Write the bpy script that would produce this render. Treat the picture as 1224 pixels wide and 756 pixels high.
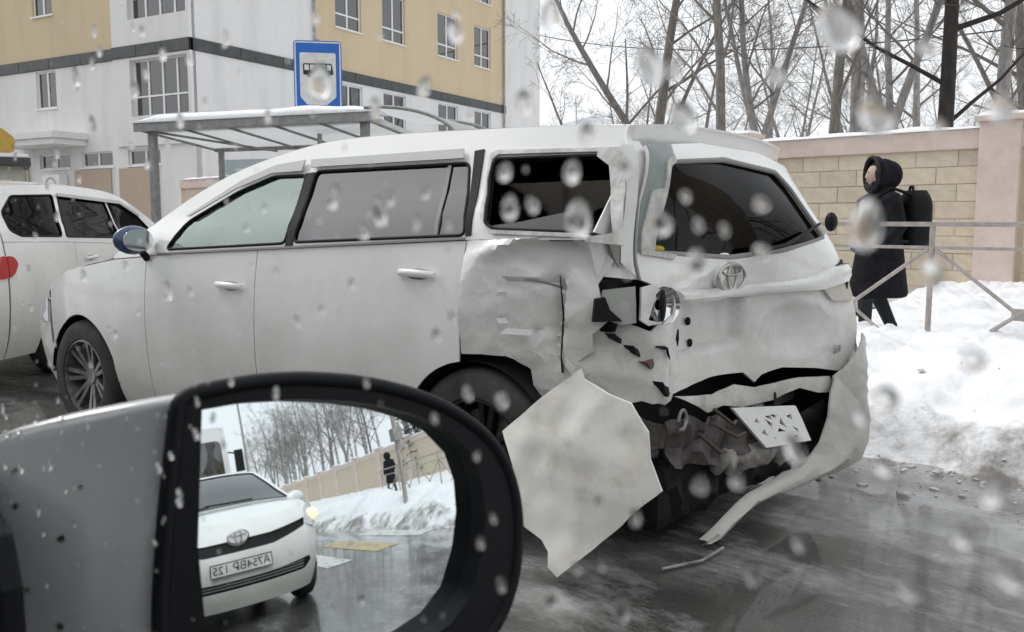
import bpy, bmesh, math, random
from mathutils import Vector, Matrix, noise
from mathutils.geometry import delaunay_2d_cdt
R = math.radians
for o in list(bpy.data.objects): bpy.data.objects.remove(o)
SC = bpy.context.scene
COL = SC.collection

# ------------------------------------------------------------------ camera, sky, sun, exposure
cam_d = bpy.data.cameras.new('camera'); cam = bpy.data.objects.new('camera', cam_d); COL.objects.link(cam)
cam.location = (0, 0, 1.2); cam.rotation_euler = (R(90) - math.atan2(116, 1060), 0, 0)
cam_d.sensor_width = 36; cam_d.lens = 1060 / 1224 * 36
cam_d.clip_start = .02; cam_d.clip_end = 3000
cam_d.dof.use_dof = True; cam_d.dof.focus_distance = 4.6; cam_d.dof.aperture_fstop = 13
SC.camera = cam
SUN_EL, SUN_AZ = R(48), R(-60)          # azimuth from +Y towards +X
w = bpy.data.worlds.new('World'); SC.world = w; w.use_nodes = True
nt = w.node_tree; bg = nt.nodes['Background']
sky = nt.nodes.new('ShaderNodeTexSky'); sky.sky_type = 'NISHITA'; sky.sun_disc = False
sky.sun_elevation = SUN_EL; sky.sun_rotation = SUN_AZ; sky.air_density = 1.0; sky.dust_density = 6.0; sky.ozone_density = 1.0
hs = nt.nodes.new('ShaderNodeHueSaturation'); hs.inputs['Saturation'].default_value = .10
mixw = nt.nodes.new('ShaderNodeMix'); mixw.data_type = 'RGBA'; mixw.inputs['Factor'].default_value = .72
mixw.inputs['B'].default_value = (10.5, 10.8, 11.15, 1)      # the even veil of overcast cloud
nt.links.new(sky.outputs[0], hs.inputs['Color']); nt.links.new(hs.outputs[0], mixw.inputs['A'])
nt.links.new(mixw.outputs['Result'], bg.inputs['Color']); bg.inputs['Strength'].default_value = .105
sl = bpy.data.lights.new('sun', 'SUN'); sl.energy = .9; sl.angle = R(22); sl.color = (1, .97, .93)
so = bpy.data.objects.new('sun', sl); COL.objects.link(so)
so.rotation_euler = Vector((math.sin(SUN_AZ) * math.cos(SUN_EL), math.cos(SUN_AZ) * math.cos(SUN_EL), math.sin(SUN_EL))).to_track_quat('Z', 'Y').to_euler()
SC.view_settings.view_transform = 'Standard'; SC.view_settings.look = 'None'
SC.view_settings.exposure = 0.22; SC.view_settings.gamma = 1; SC.view_settings.use_curve_mapping = False
SC.render.engine = 'CYCLES'
SC.cycles.max_bounces = 10; SC.cycles.transparent_max_bounces = 24; SC.cycles.transmission_bounces = 10; SC.cycles.caustics_refractive = False
SC.cycles.use_denoising = True

# ------------------------------------------------------------------ helpers
def tag(o, label=None, cat=None, group=None, kind=None):
    if label: o['label'] = label
    if cat: o['category'] = cat
    if group: o['group'] = group
    if kind: o['kind'] = kind
    return o
def empty(name, loc=(0, 0, 0), rz=0, label=None, cat=None, group=None):
    o = bpy.data.objects.new(name, None); COL.objects.link(o); o.location = loc; o.rotation_euler = (0, 0, rz)
    o.empty_display_size = .1
    return tag(o, label, cat, group)
def link(name, me, parent=None):
    o = bpy.data.objects.new(name, me); COL.objects.link(o)
    if parent: o.parent = parent
    return o
class MB:
    """collects shapes into one mesh"""
    def __init__(s): s.v = []; s.f = []; s.mi = []; s.m = 0
    def add(s, vs, fs):
        b = len(s.v); s.v += [tuple(v) for v in vs]; s.f += [[b + i for i in f] for f in fs]; s.mi += [s.m] * len(fs); return s
    def box(s, x0, x1, y0, y1, z0, z1, M=None):
        vs = [Vector((x, y, z)) for z in (z0, z1) for y in (y0, y1) for x in (x0, x1)]
        if M: vs = [M @ v for v in vs]
        return s.add(vs, [(0, 2, 3, 1), (4, 5, 7, 6), (0, 1, 5, 4), (2, 6, 7, 3), (0, 4, 6, 2), (1, 3, 7, 5)])
    def tube(s, pts, rad, n=8, cap=True):
        pts = [Vector(p) for p in pts]; k = len(pts)
        if not isinstance(rad, (list, tuple)): rad = [rad] * k
        t = (pts[1] - pts[0]).normalized(); a = t.orthogonal().normalized(); vs = []; fs = []
        for i, p in enumerate(pts):
            t = (pts[min(i + 1, k - 1)] - pts[max(i - 1, 0)])
            if t.length < 1e-9: t = Vector((0, 0, 1))
            t.normalize(); a = (a - t * a.dot(t))
            if a.length < 1e-6: a = t.orthogonal()
            a.normalize(); b = t.cross(a)
            for j in range(n):
                th = 2 * math.pi * j / n; vs.append(p + (a * math.cos(th) + b * math.sin(th)) * rad[i])
        for i in range(k - 1):
            for j in range(n): fs.append((i * n + j, i * n + (j + 1) % n, (i + 1) * n + (j + 1) % n, (i + 1) * n + j))
        if cap: fs.append(tuple(range(n - 1, -1, -1))); fs.append(tuple((k - 1) * n + j for j in range(n)))
        return s.add(vs, fs)
    def lathe(s, prof, n=24, M=None, close=False):
        vs = []; fs = []; k = len(prof)
        for r, z in prof:
            for j in range(n):
                th = 2 * math.pi * j / n; v = Vector((r * math.cos(th), r * math.sin(th), z)); vs.append(M @ v if M else v)
        for i in range(k - 1 + (1 if close else 0)):
            i2 = (i + 1) % k
            for j in range(n): fs.append((i * n + j, i * n + (j + 1) % n, i2 * n + (j + 1) % n, i2 * n + j))
        return s.add(vs, fs)
    def prism(s, poly, z0, z1, M=None):
        n = len(poly); vs = [Vector((x, y, z0)) for x, y in poly] + [Vector((x, y, z1)) for x, y in poly]
        if M: vs = [M @ v for v in vs]
        return s.add(vs, [tuple(range(n - 1, -1, -1)), tuple(range(n, 2 * n))] + [(i, (i + 1) % n, n + (i + 1) % n, n + i) for i in range(n)])
    def ell(s, c, r, n=14, m=9, M=None):
        vs = []; fs = []; c = Vector(c)
        for i in range(m + 1):
            ph = -math.pi / 2 + math.pi * i / m
            for j in range(n):
                th = 2 * math.pi * j / n; v = Vector((r[0] * math.cos(ph) * math.cos(th), r[1] * math.cos(ph) * math.sin(th), r[2] * math.sin(ph)))
                vs.append(c + (M @ v if M else v))
        for i in range(m):
            for j in range(n): fs.append((i * n + j, i * n + (j + 1) % n, (i + 1) * n + (j + 1) % n, (i + 1) * n + j))
        return s.add(vs, fs)
    def loft(s, rings, cap=True):
        n = len(rings[0]); vs = [p for r in rings for p in r]; fs = []
        for i in range(len(rings) - 1):
            for j in range(n): fs.append((i * n + j, i * n + (j + 1) % n, (i + 1) * n + (j + 1) % n, (i + 1) * n + j))
        if cap: fs.append(tuple(range(n - 1, -1, -1))); fs.append(tuple((len(rings) - 1) * n + j for j in range(n)))
        return s.add(vs, fs)
    def mesh(s, name, mats, smooth=None, bevel=0, fix=True):
        me = bpy.data.meshes.new(name); me.from_pydata(s.v, [], s.f)
        if not isinstance(mats, (list, tuple)): mats = [mats]
        for m in mats: me.materials.append(m)
        if len(mats) > 1: me.polygons.foreach_set('material_index', s.mi)
        if fix or bevel:
            bm = bmesh.new(); bm.from_mesh(me)
            if fix: bmesh.ops.remove_doubles(bm, verts=bm.verts, dist=1e-6); bmesh.ops.recalc_face_normals(bm, faces=bm.faces)
            if bevel:
                ed = [e for e in bm.edges if len(e.link_faces) == 2 and e.calc_face_angle(0) > .5]
                bmesh.ops.bevel(bm, geom=ed, offset=bevel, segments=2, affect='EDGES', profile=.7, clamp_overlap=True)
            bm.to_mesh(me); bm.free()
        if smooth is not None:
            me.polygons.foreach_set('use_smooth', [True] * len(me.polygons))
            if smooth < 180: me.set_sharp_from_angle(angle=R(smooth))
        me.update(); return me
    def build(s, name, mats, parent=None, smooth=None, bevel=0, fix=True):
        return link(name, s.mesh(name, mats, smooth, bevel, fix), parent)
def copy_tree(o, parent=None):
    c = o.copy(); COL.objects.link(c); c.parent = parent
    for ch in list(o.children): copy_tree(ch, c)
    return c
def inpoly(x, y, P):
    r = False; j = len(P) - 1
    for i in range(len(P)):
        (xi, yi), (xj, yj) = P[i], P[j]
        if (yi > y) != (yj > y) and x < (xj - xi) * (y - yi) / (yj - yi) + xi: r = not r
        j = i
    return r
def resample(P, st):
    out = []
    for i in range(len(P)):
        a, b = P[i], P[(i + 1) % len(P)]; d = math.hypot(b[0] - a[0], b[1] - a[1]); n = max(1, round(d / st))
        out += [(a[0] + (b[0] - a[0]) * k / n, a[1] + (b[1] - a[1]) * k / n) for k in range(n)]
    return out
def rounded(P, r, n=4):
    """polygon with its corners rounded"""
    out = []; k = len(P)
    for i in range(k):
        p = Vector(P[i]); a = Vector(P[i - 1]); b = Vector(P[(i + 1) % k])
        ra = min(r, (a - p).length * .45, (b - p).length * .45)
        s0 = p + (a - p).normalized() * ra; s1 = p + (b - p).normalized() * ra
        for j in range(n + 1):
            t = j / n; out.append(tuple(s0 * (1 - t) ** 2 + p * 2 * t * (1 - t) + s1 * t * t))
    return out
def ragged(P, amp, st=.03, seed=1):
    L = resample(P, st); return [(a + amp * noise.noise(Vector((a * 23 + seed, b * 23, seed))), b + amp * noise.noise(Vector((a * 23, b * 23 + seed, seed + 7)))) for a, b in L]
def panel(name, poly, f, mat, parent=None, holes=(), step=.06, th=.008, smooth=35, off=0, lvl=True):
    """a sheet with thickness: a 2-D outline (with holes) filled by small triangles and laid on the surface f(a, b, offset)"""
    loops = [resample(poly, step)] + [resample(h, step) for h in holes]
    vs = []; ed = []
    for L in loops:
        b = len(vs); vs += L; ed += [(b + i, b + (i + 1) % len(L)) for i in range(len(L))]
    bd = list(vs)
    x0 = min(p[0] for p in poly); x1 = max(p[0] for p in poly); y0 = min(p[1] for p in poly); y1 = max(p[1] for p in poly)
    i = 0; y = y0 + step / 2
    while y < y1:
        x = x0 + (step / 2 if i % 2 else 0) + .001
        while x < x1:
            if inpoly(x, y, poly) and not any(inpoly(x, y, h) for h in holes):
                if min((x - q[0]) ** 2 + (y - q[1]) ** 2 for q in bd) > (.5 * step) ** 2: vs.append((x, y))
            x += step
        y += step * .87; i += 1
    V, E, F, *_ = delaunay_2d_cdt([Vector(v) for v in vs], ed, [], 0, 1e-6)
    T = []
    for t in F:
        cx = sum(V[i][0] for i in t) / 3; cy = sum(V[i][1] for i in t) / 3
        if inpoly(cx, cy, poly) and not any(inpoly(cx, cy, h) for h in holes): T.append(tuple(t))
    n = len(V); out = [f(v[0], v[1], off) for v in V] + [f(v[0], v[1], off - th) for v in V]
    fs = list(T) + [tuple(n + i for i in reversed(t)) for t in T]; cnt = {}
    for t in T:
        for k in range(3):
            a, b = t[k], t[(k + 1) % 3]; cnt.setdefault((min(a, b), max(a, b)), []).append((a, b))
    for k, l in cnt.items():
        if len(l) == 1: a, b = l[0]; fs.append((b, a, n + a, n + b))
    return MB().add(out, fs).build(name, mat, parent, smooth)

# ------------------------------------------------------------------ materials
def mat(name, col, rough=.6, metal=0, col2=None, scale=6, detail=6, bump=0, bscale=None, coat=0, spec=.5, mixlo=.35, mixhi=.65, stretch=None, rough2=None):
    m = bpy.data.materials.new(name); m.use_nodes = True; n = m.node_tree.nodes; l = m.node_tree.links; p = n['Principled BSDF']
    c4 = lambda c: (c[0], c[1], c[2], 1)
    p.inputs['Base Color'].default_value = c4(col); p.inputs['Roughness'].default_value = rough; p.inputs['Metallic'].default_value = metal
    p.inputs['Specular IOR Level'].default_value = spec; p.inputs['Coat Weight'].default_value = coat; p.inputs['Coat Roughness'].default_value = .08
    if col2 or bump or rough2 is not None:
        tc = n.new('ShaderNodeTexCoord'); src = tc.outputs['Object']
        if stretch:
            mp = n.new('ShaderNodeMapping'); mp.inputs['Scale'].default_value = stretch; l.new(src, mp.inputs[0]); src = mp.outputs[0]
        nz = n.new('ShaderNodeTexNoise'); nz.inputs['Scale'].default_value = scale; nz.inputs['Detail'].default_value = detail; nz.inputs['Roughness'].default_value = .62
        l.new(src, nz.inputs['Vector'])
        rp = n.new('ShaderNodeMapRange'); rp.inputs[1].default_value = mixlo; rp.inputs[2].default_value = mixhi; l.new(nz.outputs['Fac'], rp.inputs[0])
        if col2:
            mx = n.new('ShaderNodeMix'); mx.data_type = 'RGBA'; mx.inputs['A'].default_value = c4(col); mx.inputs['B'].default_value = c4(col2)
            l.new(rp.outputs[0], mx.inputs['Factor']); l.new(mx.outputs['Result'], p.inputs['Base Color'])
        if rough2 is not None:
            mr = n.new('ShaderNodeMapRange'); mr.inputs[3].default_value = rough; mr.inputs[4].default_value = rough2
            l.new(rp.outputs[0], mr.inputs[0]); l.new(mr.outputs[0], p.inputs['Roughness'])
        if bump:
            nb = n.new('ShaderNodeTexNoise'); nb.inputs['Scale'].default_value = bscale or scale * 4; nb.inputs['Detail'].default_value = 5; l.new(src, nb.inputs['Vector'])
            bp = n.new('ShaderNodeBump'); bp.inputs['Strength'].default_value = 1; bp.inputs['Distance'].default_value = bump
            l.new(nb.outputs['Fac'], bp.inputs['Height']); l.new(bp.outputs[0], p.inputs['Normal'])
    return m
def glass(name, tint, refl=.12, rough=.02, ior=1.5, gcol=(1, 1, 1)):
    """car or window glass: tinted, see-through, mirror-like at grazing angles"""
    m = bpy.data.materials.new(name); m.use_nodes = True; n = m.node_tree.nodes; l = m.node_tree.links; n.remove(n['Principled BSDF'])
    t = n.new('ShaderNodeBsdfTransparent'); t.inputs[0].default_value = (*tint, 1); g = n.new('ShaderNodeBsdfGlossy'); g.inputs['Roughness'].default_value = rough; g.inputs['Color'].default_value = (*gcol, 1)
    lw = n.new('ShaderNodeFresnel'); lw.inputs[0].default_value = ior; ad = n.new('ShaderNodeMath'); ad.operation = 'ADD'; ad.use_clamp = True; ad.inputs[1].default_value = refl
    mx = n.new('ShaderNodeMixShader'); l.new(lw.outputs[0], ad.inputs[0]); l.new(ad.outputs[0], mx.inputs[0]); l.new(t.outputs[0], mx.inputs[1]); l.new(g.outputs[0], mx.inputs[2])
    l.new(mx.outputs[0], n['Material Output'].inputs[0]); return m
def emit(name, col, st):
    m = bpy.data.materials.new(name); m.use_nodes = True; p = m.node_tree.nodes['Principled BSDF']; p.inputs['Base Color'].default_value = (*col, 1)
    p.inputs['Emission Color'].default_value = (*col, 1); p.inputs['Emission Strength'].default_value = st; return m
def paint(name, col, rough, dirt, amount, bump=0, bscale=30, z0=.2, z1=1.0, crease=0):
    m = mat(name, col, rough, col2=tuple(c * .86 for c in col), scale=1.6, coat=.5, mixlo=.45, mixhi=.95, bump=bump, bscale=bscale); n = m.node_tree.nodes; l = m.node_tree.links; p = n['Principled BSDF']
    base = p.inputs['Base Color'].links[0].from_socket; tc = n.new('ShaderNodeTexCoord'); sx = n.new('ShaderNodeSeparateXYZ'); l.new(tc.outputs['Object'], sx.inputs[0])
    a = n.new('ShaderNodeTexNoise'); a.inputs['Scale'].default_value = 3.0; a.inputs['Detail'].default_value = 9; a.inputs['Roughness'].default_value = .72; l.new(tc.outputs['Object'], a.inputs[0])
    b = n.new('ShaderNodeTexNoise'); b.inputs['Scale'].default_value = 70; b.inputs['Detail'].default_value = 3; l.new(tc.outputs['Object'], b.inputs[0])
    h = n.new('ShaderNodeMapRange'); h.inputs[1].default_value = z0; h.inputs[2].default_value = z1; h.inputs[3].default_value = .62; h.inputs[4].default_value = -.12; l.new(sx.outputs['Z'], h.inputs[0])
    s1 = n.new('ShaderNodeMath'); s1.operation = 'ADD'; l.new(a.outputs['Fac'], s1.inputs[0]); l.new(h.outputs[0], s1.inputs[1])
    s2 = n.new('ShaderNodeMath'); s2.operation = 'MULTIPLY_ADD'; l.new(b.outputs['Fac'], s2.inputs[0]); s2.inputs[1].default_value = .22; l.new(s1.outputs[0], s2.inputs[2])
    q = n.new('ShaderNodeMapRange'); q.inputs[1].default_value = .55; q.inputs[2].default_value = 1.15; q.inputs[4].default_value = amount; l.new(s2.outputs[0], q.inputs[0])
    x = n.new('ShaderNodeMix'); x.data_type = 'RGBA'; l.new(q.outputs[0], x.inputs['Factor']); l.new(base, x.inputs['A']); x.inputs['B'].default_value = (*dirt, 1); l.new(x.outputs['Result'], p.inputs['Base Color'])
    r = n.new('ShaderNodeMapRange'); r.inputs[3].default_value = rough; r.inputs[4].default_value = .75; l.new(q.outputs[0], r.inputs[0]); l.new(r.outputs[0], p.inputs['Roughness'])
    if crease:
        dn = n.new('ShaderNodeTexNoise'); dn.inputs['Scale'].default_value = 4; l.new(tc.outputs['Object'], dn.inputs[0]); vm = n.new('ShaderNodeVectorMath'); vm.operation = 'MULTIPLY_ADD'; vm.inputs[1].default_value = (.25, .25, .25); l.new(dn.outputs['Color'], vm.inputs[0]); l.new(tc.outputs['Object'], vm.inputs[2])
        prev = p.inputs['Normal'].links[0].from_socket
        for sc, ds in ((5.5, crease), (13, crease * .35)):
            vo = n.new('ShaderNodeTexVoronoi'); vo.inputs['Scale'].default_value = sc; l.new(vm.outputs[0], vo.inputs['Vector']); bb = n.new('ShaderNodeBump'); bb.inputs['Distance'].default_value = ds; bb.inputs['Strength'].default_value = .8
            l.new(vo.outputs['Distance'], bb.inputs['Height']); l.new(prev, bb.inputs['Normal']); prev = bb.outputs[0]
        l.new(prev, p.inputs['Normal'])
    c = n.new('ShaderNodeMapRange'); c.inputs[3].default_value = .9; c.inputs[4].default_value = .15; l.new(q.outputs[0], c.inputs[0]); l.new(c.outputs[0], p.inputs['Coat Weight']); return m
PAINT = paint('white car paint with salt spray', (.80, .80, .785), .17, (.42, .405, .35), .62)
PAINT_T = paint('creased white tailgate paint', (.78, .78, .76), .24, (.36, .34, .30), .70, .0012, 9, z0=.3, z1=1.1, crease=.006)
PAINT_D = paint('dirty creased white paint', (.77, .77, .745), .30, (.34, .32, .28), .75, .0015, 16, z0=.3, z1=1.15, crease=.016)
SHELL = mat('raw bumper plastic', (.76, .75, .70), .5, col2=(.46, .40, .33), scale=6, mixlo=.48, mixhi=.85, bump=.002, bscale=18)
BARE = mat('torn galvanised metal', (.34, .33, .31), .5, .3, col2=(.12, .10, .09), scale=12, mixlo=.4, mixhi=.7, bump=.006, bscale=25)
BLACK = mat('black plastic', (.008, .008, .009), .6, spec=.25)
BEZEL = mat('satin black plastic', (.005, .006, .008), .5, spec=.22, bump=.0003, bscale=300)
RUBBER = mat('tyre rubber', (.018, .018, .018), .85, col2=(.05, .048, .045), scale=8)
INTER = mat('dark upholstery', (.02, .02, .021), .95, spec=.1)
CHROME = mat('chrome', (.75, .75, .76), .12, 1)
ALLOY = mat('grimy alloy', (.30, .305, .31), .4, .6, col2=(.12, .115, .11), scale=14)
REDL = mat('red lamp plastic', (.45, .015, .02), .15, coat=.8)
CLEARL = mat('clear lamp plastic', (.62, .63, .64), .12, .4, coat=.8)
LIGHTGL = glass('pale green car glass', (.66, .76, .71), .10)
DARKGL = glass('privacy glass', (.34, .35, .36), .10)
BLACKGL = glass('nearly black glass', (.03, .031, .033), .0, .02, 1.18)
GREENGL = glass('green side glass', (.80, .90, .85), .20, gcol=(.86, 1, .94))
PANEGL = glass('house window glass', (.10, .11, .12), .10)
SNOW = mat('snow', (.84, .85, .87), .75, col2=(.66, .66, .66), scale=1.3, mixlo=.5, mixhi=.9, bump=.02, bscale=9, spec=.3)
# ------------------------------------------------------------------ the setting
EV = Vector((-.72, .694, 0)); NV = Vector((.694, .72, 0))          # along the road (ahead), across it (to the pavement)
RROT = math.atan2(EV.y, EV.x)
def RW(e, n, z=0): return EV * e + NV * n + Vector((0, 0, z))
MR = Matrix((( EV.x, NV.x, 0, 0), (EV.y, NV.y, 0, 0), (0, 0, 1, 0), (0, 0, 0, 1)))   # road frame to world
def kerb(e): return 4.56 if e < 4.5 else 4.56 + 1.9 * min(1, (e - 4.5) / 3)
def sm(a, b, x): t = max(0, min(1, (x - a) / (b - a))); return t * t * (3 - 2 * t)
def nz(x, y, z=0): return noise.noise(Vector((x, y, z)))
def snow_h(e, n):
    d = n - kerb(e) + .22 + .20 * nz(e * 1.1, 3.3) + .09 * nz(e * 3.7, 8.1)
    rough = 1 - .75 * sm(8.6, 9.4, n) * (1 - sm(10.5, 11.5, n))
    h = .20 * sm(-.02, .22, d) * (1 - .85 * sm(8.35, 8.8, n)) + .32 * sm(.1, .9, d) * (1 - sm(1.2, 2.6, d)) * (.7 + .9 * nz(e * .8, n * .8, 5))
    h += .22 * sm(10.4, 13.6, n)
    h += rough * sm(.0, .5, d) * (.10 * nz(e * 1.6, n * 1.6) + .10 * abs(nz(e * 3.4, n * 3.4, 2)) + .07 * abs(nz(e * 6.5, n * 6.5, 4)) + .028 * nz(e * 14, n * 14, 4))
    h = max(h, .20 * sm(.0, .2, d) * (1 - sm(8.3, 8.7, n)))
    return max(-.05, h - .03 * (1 - sm(-.05, .1, d)))
GROUND = mat('trodden snow and dirt', (.46, .46, .45), .8, col2=(.22, .21, .19), scale=.4, mixlo=.4, mixhi=.62, bump=.03, bscale=2)
g = MB().add([(-900, -900, -.07), (900, -900, -.07), (900, 900, -.07), (-900, 900, -.07)], [(0, 1, 2, 3)]).build('ground', GROUND, fix=False); tag(g, kind='structure')

def road_mat():
    m = bpy.data.materials.new('wet slushy asphalt'); m.use_nodes = True; n = m.node_tree.nodes; l = m.node_tree.links; p = n['Principled BSDF']
    tc = n.new('ShaderNodeTexCoord'); S = tc.outputs['Object']
    def NZ(scale, det=6, ro=.6, st=None):
        a = n.new('ShaderNodeTexNoise'); a.inputs['Scale'].default_value = scale; a.inputs['Detail'].default_value = det; a.inputs['Roughness'].default_value = ro
        if st:
            mp = n.new('ShaderNodeMapping'); mp.inputs['Scale'].default_value = st; l.new(S, mp.inputs[0]); l.new(mp.outputs[0], a.inputs[0])
        else: l.new(S, a.inputs[0])
        return a.outputs['Fac']
    def MRG(src, a, b, c=0, d=1):
        r = n.new('ShaderNodeMapRange'); r.inputs[1].default_value = a; r.inputs[2].default_value = b; r.inputs[3].default_value = c; r.inputs[4].default_value = d; l.new(src, r.inputs[0]); return r.outputs[0]
    def MIX(f, a, b):
        x = n.new('ShaderNodeMix'); x.data_type = 'RGBA'; l.new(f, x.inputs['Factor'])
        for k, v in (('A', a), ('B', b)):
            if isinstance(v, tuple): x.inputs[k].default_value = (*v, 1)
            else: l.new(v, x.inputs[k])
        return x.outputs['Result']
    grit = MIX(MRG(NZ(90, 3), .3, .7), (.030, .030, .030), (.075, .072, .066))
    silt = MIX(MRG(NZ(1.1, 8, .62, (.5, 1.2, 1)), .44, .64), grit, (.15, .147, .14))
    sl0 = NZ(1.3, 10, .68, (.55, 1.2, 1)); sx = n.new('ShaderNodeSeparateXYZ'); l.new(S, sx.inputs[0])
    ad = n.new('ShaderNodeMath'); ad.operation = 'ADD'; l.new(sl0, ad.inputs[0]); l.new(MRG(sx.outputs['Y'], .8, 4.4, -.02, .16), ad.inputs[1]); sl = ad.outputs[0]; fz = NZ(26, 6, .7); a2 = n.new('ShaderNodeMath'); a2.operation = 'MULTIPLY_ADD'; l.new(fz, a2.inputs[0]); a2.inputs[1].default_value = .10; l.new(sl, a2.inputs[2]); slush = MRG(a2.outputs[0], .615, .73)
    col = MIX(slush, silt, MIX(MRG(NZ(5, 8, .7), .35, .65), (.34, .34, .335), (.18, .178, .172)))
    l.new(col, p.inputs['Base Color'])
    rg = MRG(NZ(1.6, 5, .55, (.5, 1.2, 1)), .42, .70, .02, .26)
    mx = n.new('ShaderNodeMath'); mx.operation = 'MAXIMUM'; l.new(rg, mx.inputs[0]); l.new(MRG(slush, 0, 1, 0, .32), mx.inputs[1]); l.new(mx.outputs[0], p.inputs['Roughness'])
    b1 = n.new('ShaderNodeBump'); b1.inputs['Distance'].default_value = .004; l.new(NZ(55, 4), b1.inputs['Height'])
    b2 = n.new('ShaderNodeBump'); b2.inputs['Distance'].default_value = .02; l.new(sl, b2.inputs['Height']); l.new(b1.outputs[0], b2.inputs['Normal'])
    b1.inputs['Strength'].default_value = .16; b2.inputs['Strength'].default_value = .8
    l.new(b2.outputs[0], p.inputs['Normal']); p.inputs['Coat Weight'].default_value = .7; p.inputs['Coat Roughness'].default_value = .05; p.inputs['Coat IOR'].default_value = 1.33; return m
ROAD = road_mat()
es = [-150, -40, -12, -4, 0, 2, 4, 4.5, 5, 5.5, 6, 6.5, 7, 7.5, 9, 14, 30, 150]
mb = MB(); vs = []
for e in es: vs += [(e, -11, 0), (e, kerb(e) + .02, 0)]
rd = mb.add(vs, [(2 * i, 2 * i + 2, 2 * i + 3, 2 * i + 1) for i in range(len(es) - 1)]).build('road', ROAD); rd.matrix_world = MR; tag(rd, kind='structure')
PV = mat('packed grey pavement snow', (.52, .52, .52), .7, col2=(.26, .25, .24), scale=.7, mixlo=.4, mixhi=.62, bump=.02, bscale=5)
pv = MB(); ee = [4.4, 4.5, 5, 5.5, 6, 6.5, 7, 7.5, 9, 14, 30, 90]; vs = []
for e in ee: vs += [(e, kerb(e) + .16, .1), (e, 42, .1)]
pv = pv.add(vs, [(2 * i, 2 * i + 2, 2 * i + 3, 2 * i + 1) for i in range(len(ee) - 1)]).build('pavement', PV); pv.matrix_world = MR; tag(pv, kind='structure')
# kerb: separate stones
KST = mat('kerb stone', (.30, .29, .28), .7, col2=(.17, .165, .16), scale=9, bump=.004)
kb = empty('kerb', (0, 0, 0)); kb.matrix_world = MR; tag(kb, kind='structure')
kme = MB().box(-.495, .495, 0, .15, -.1, .13).mesh('kerb_stone', KST, bevel=.012)
for i in range(-14, 20):
    a, b = kerb(i), kerb(i + 1); k = link('kerb_stone', kme, kb); k.location = (i + .5, (a + b) / 2 + .01, .004 * nz(i * 3.1, 0)); k.rotation_euler = (0, 0, math.atan2(b - a, 1))
# snow bank and snowy verge
def snowgrid(name, e0, e1, n0, n1, st, lab=None):
    ne = int((e1 - e0) / st); nn = int((n1 - n0) / st); vs = []; fs = []
    for i in range(ne + 1):
        for j in range(nn + 1):
            e = e0 + (e1 - e0) * i / ne; n = n0 + (n1 - n0) * j / nn; vs.append((e, n, snow_h(e, n)))
    for i in range(ne):
        for j in range(nn): a = i * (nn + 1) + j; fs.append((a, a + nn + 1, a + nn + 2, a + 1))
    o = MB().add(vs, fs).build(name, SNOWB, None, 180, fix=False); o.matrix_world = MR; return tag(o, kind='structure')
def snowbank_mat():
    m = mat('ploughed snow', (.80, .81, .83), .7, col2=(.64, .64, .645), scale=2.4, mixlo=.5, mixhi=.8, bump=.03, bscale=7, spec=.35)
    n = m.node_tree.nodes; l = m.node_tree.links; p = n['Principled BSDF']; base = p.inputs['Base Color'].links[0].from_socket
    tc = n.new('ShaderNodeTexCoord'); sx = n.new('ShaderNodeSeparateXYZ'); l.new(tc.outputs['Object'], sx.inputs[0])
    a = n.new('ShaderNodeTexNoise'); a.inputs['Scale'].default_value = 3; a.inputs['Detail'].default_value = 8; a.inputs['Roughness'].default_value = .7; l.new(tc.outputs['Object'], a.inputs[0])
    r = n.new('ShaderNodeMapRange'); r.inputs[1].default_value = 4.35; r.inputs[2].default_value = 5.0; r.inputs[3].default_value = .22; r.inputs[4].default_value = -.04; l.new(sx.outputs['Y'], r.inputs[0])
    s = n.new('ShaderNodeMath'); s.operation = 'ADD'; l.new(a.outputs['Fac'], s.inputs[0]); l.new(r.outputs[0], s.inputs[1])
    q = n.new('ShaderNodeMapRange'); q.inputs[1].default_value = .62; q.inputs[2].default_value = .80; l.new(s.outputs[0], q.inputs[0])
    x = n.new('ShaderNodeMix'); x.data_type = 'RGBA'; l.new(q.outputs[0], x.inputs['Factor']); l.new(base, x.inputs['A']); x.inputs['B'].default_value = (.24, .225, .205, 1)
    l.new(x.outputs['Result'], p.inputs['Base Color']); return m
SNOWB = snowbank_mat()
snowgrid('snow_bank', -4, 4.4, 4.2, 14.3, .045)
snowgrid('snow_verge', -60, -4, 4.2, 14.3, .22)
s_ = snowgrid('snow_field', -70, 60, 14.3, 60, 1.6)
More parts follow.
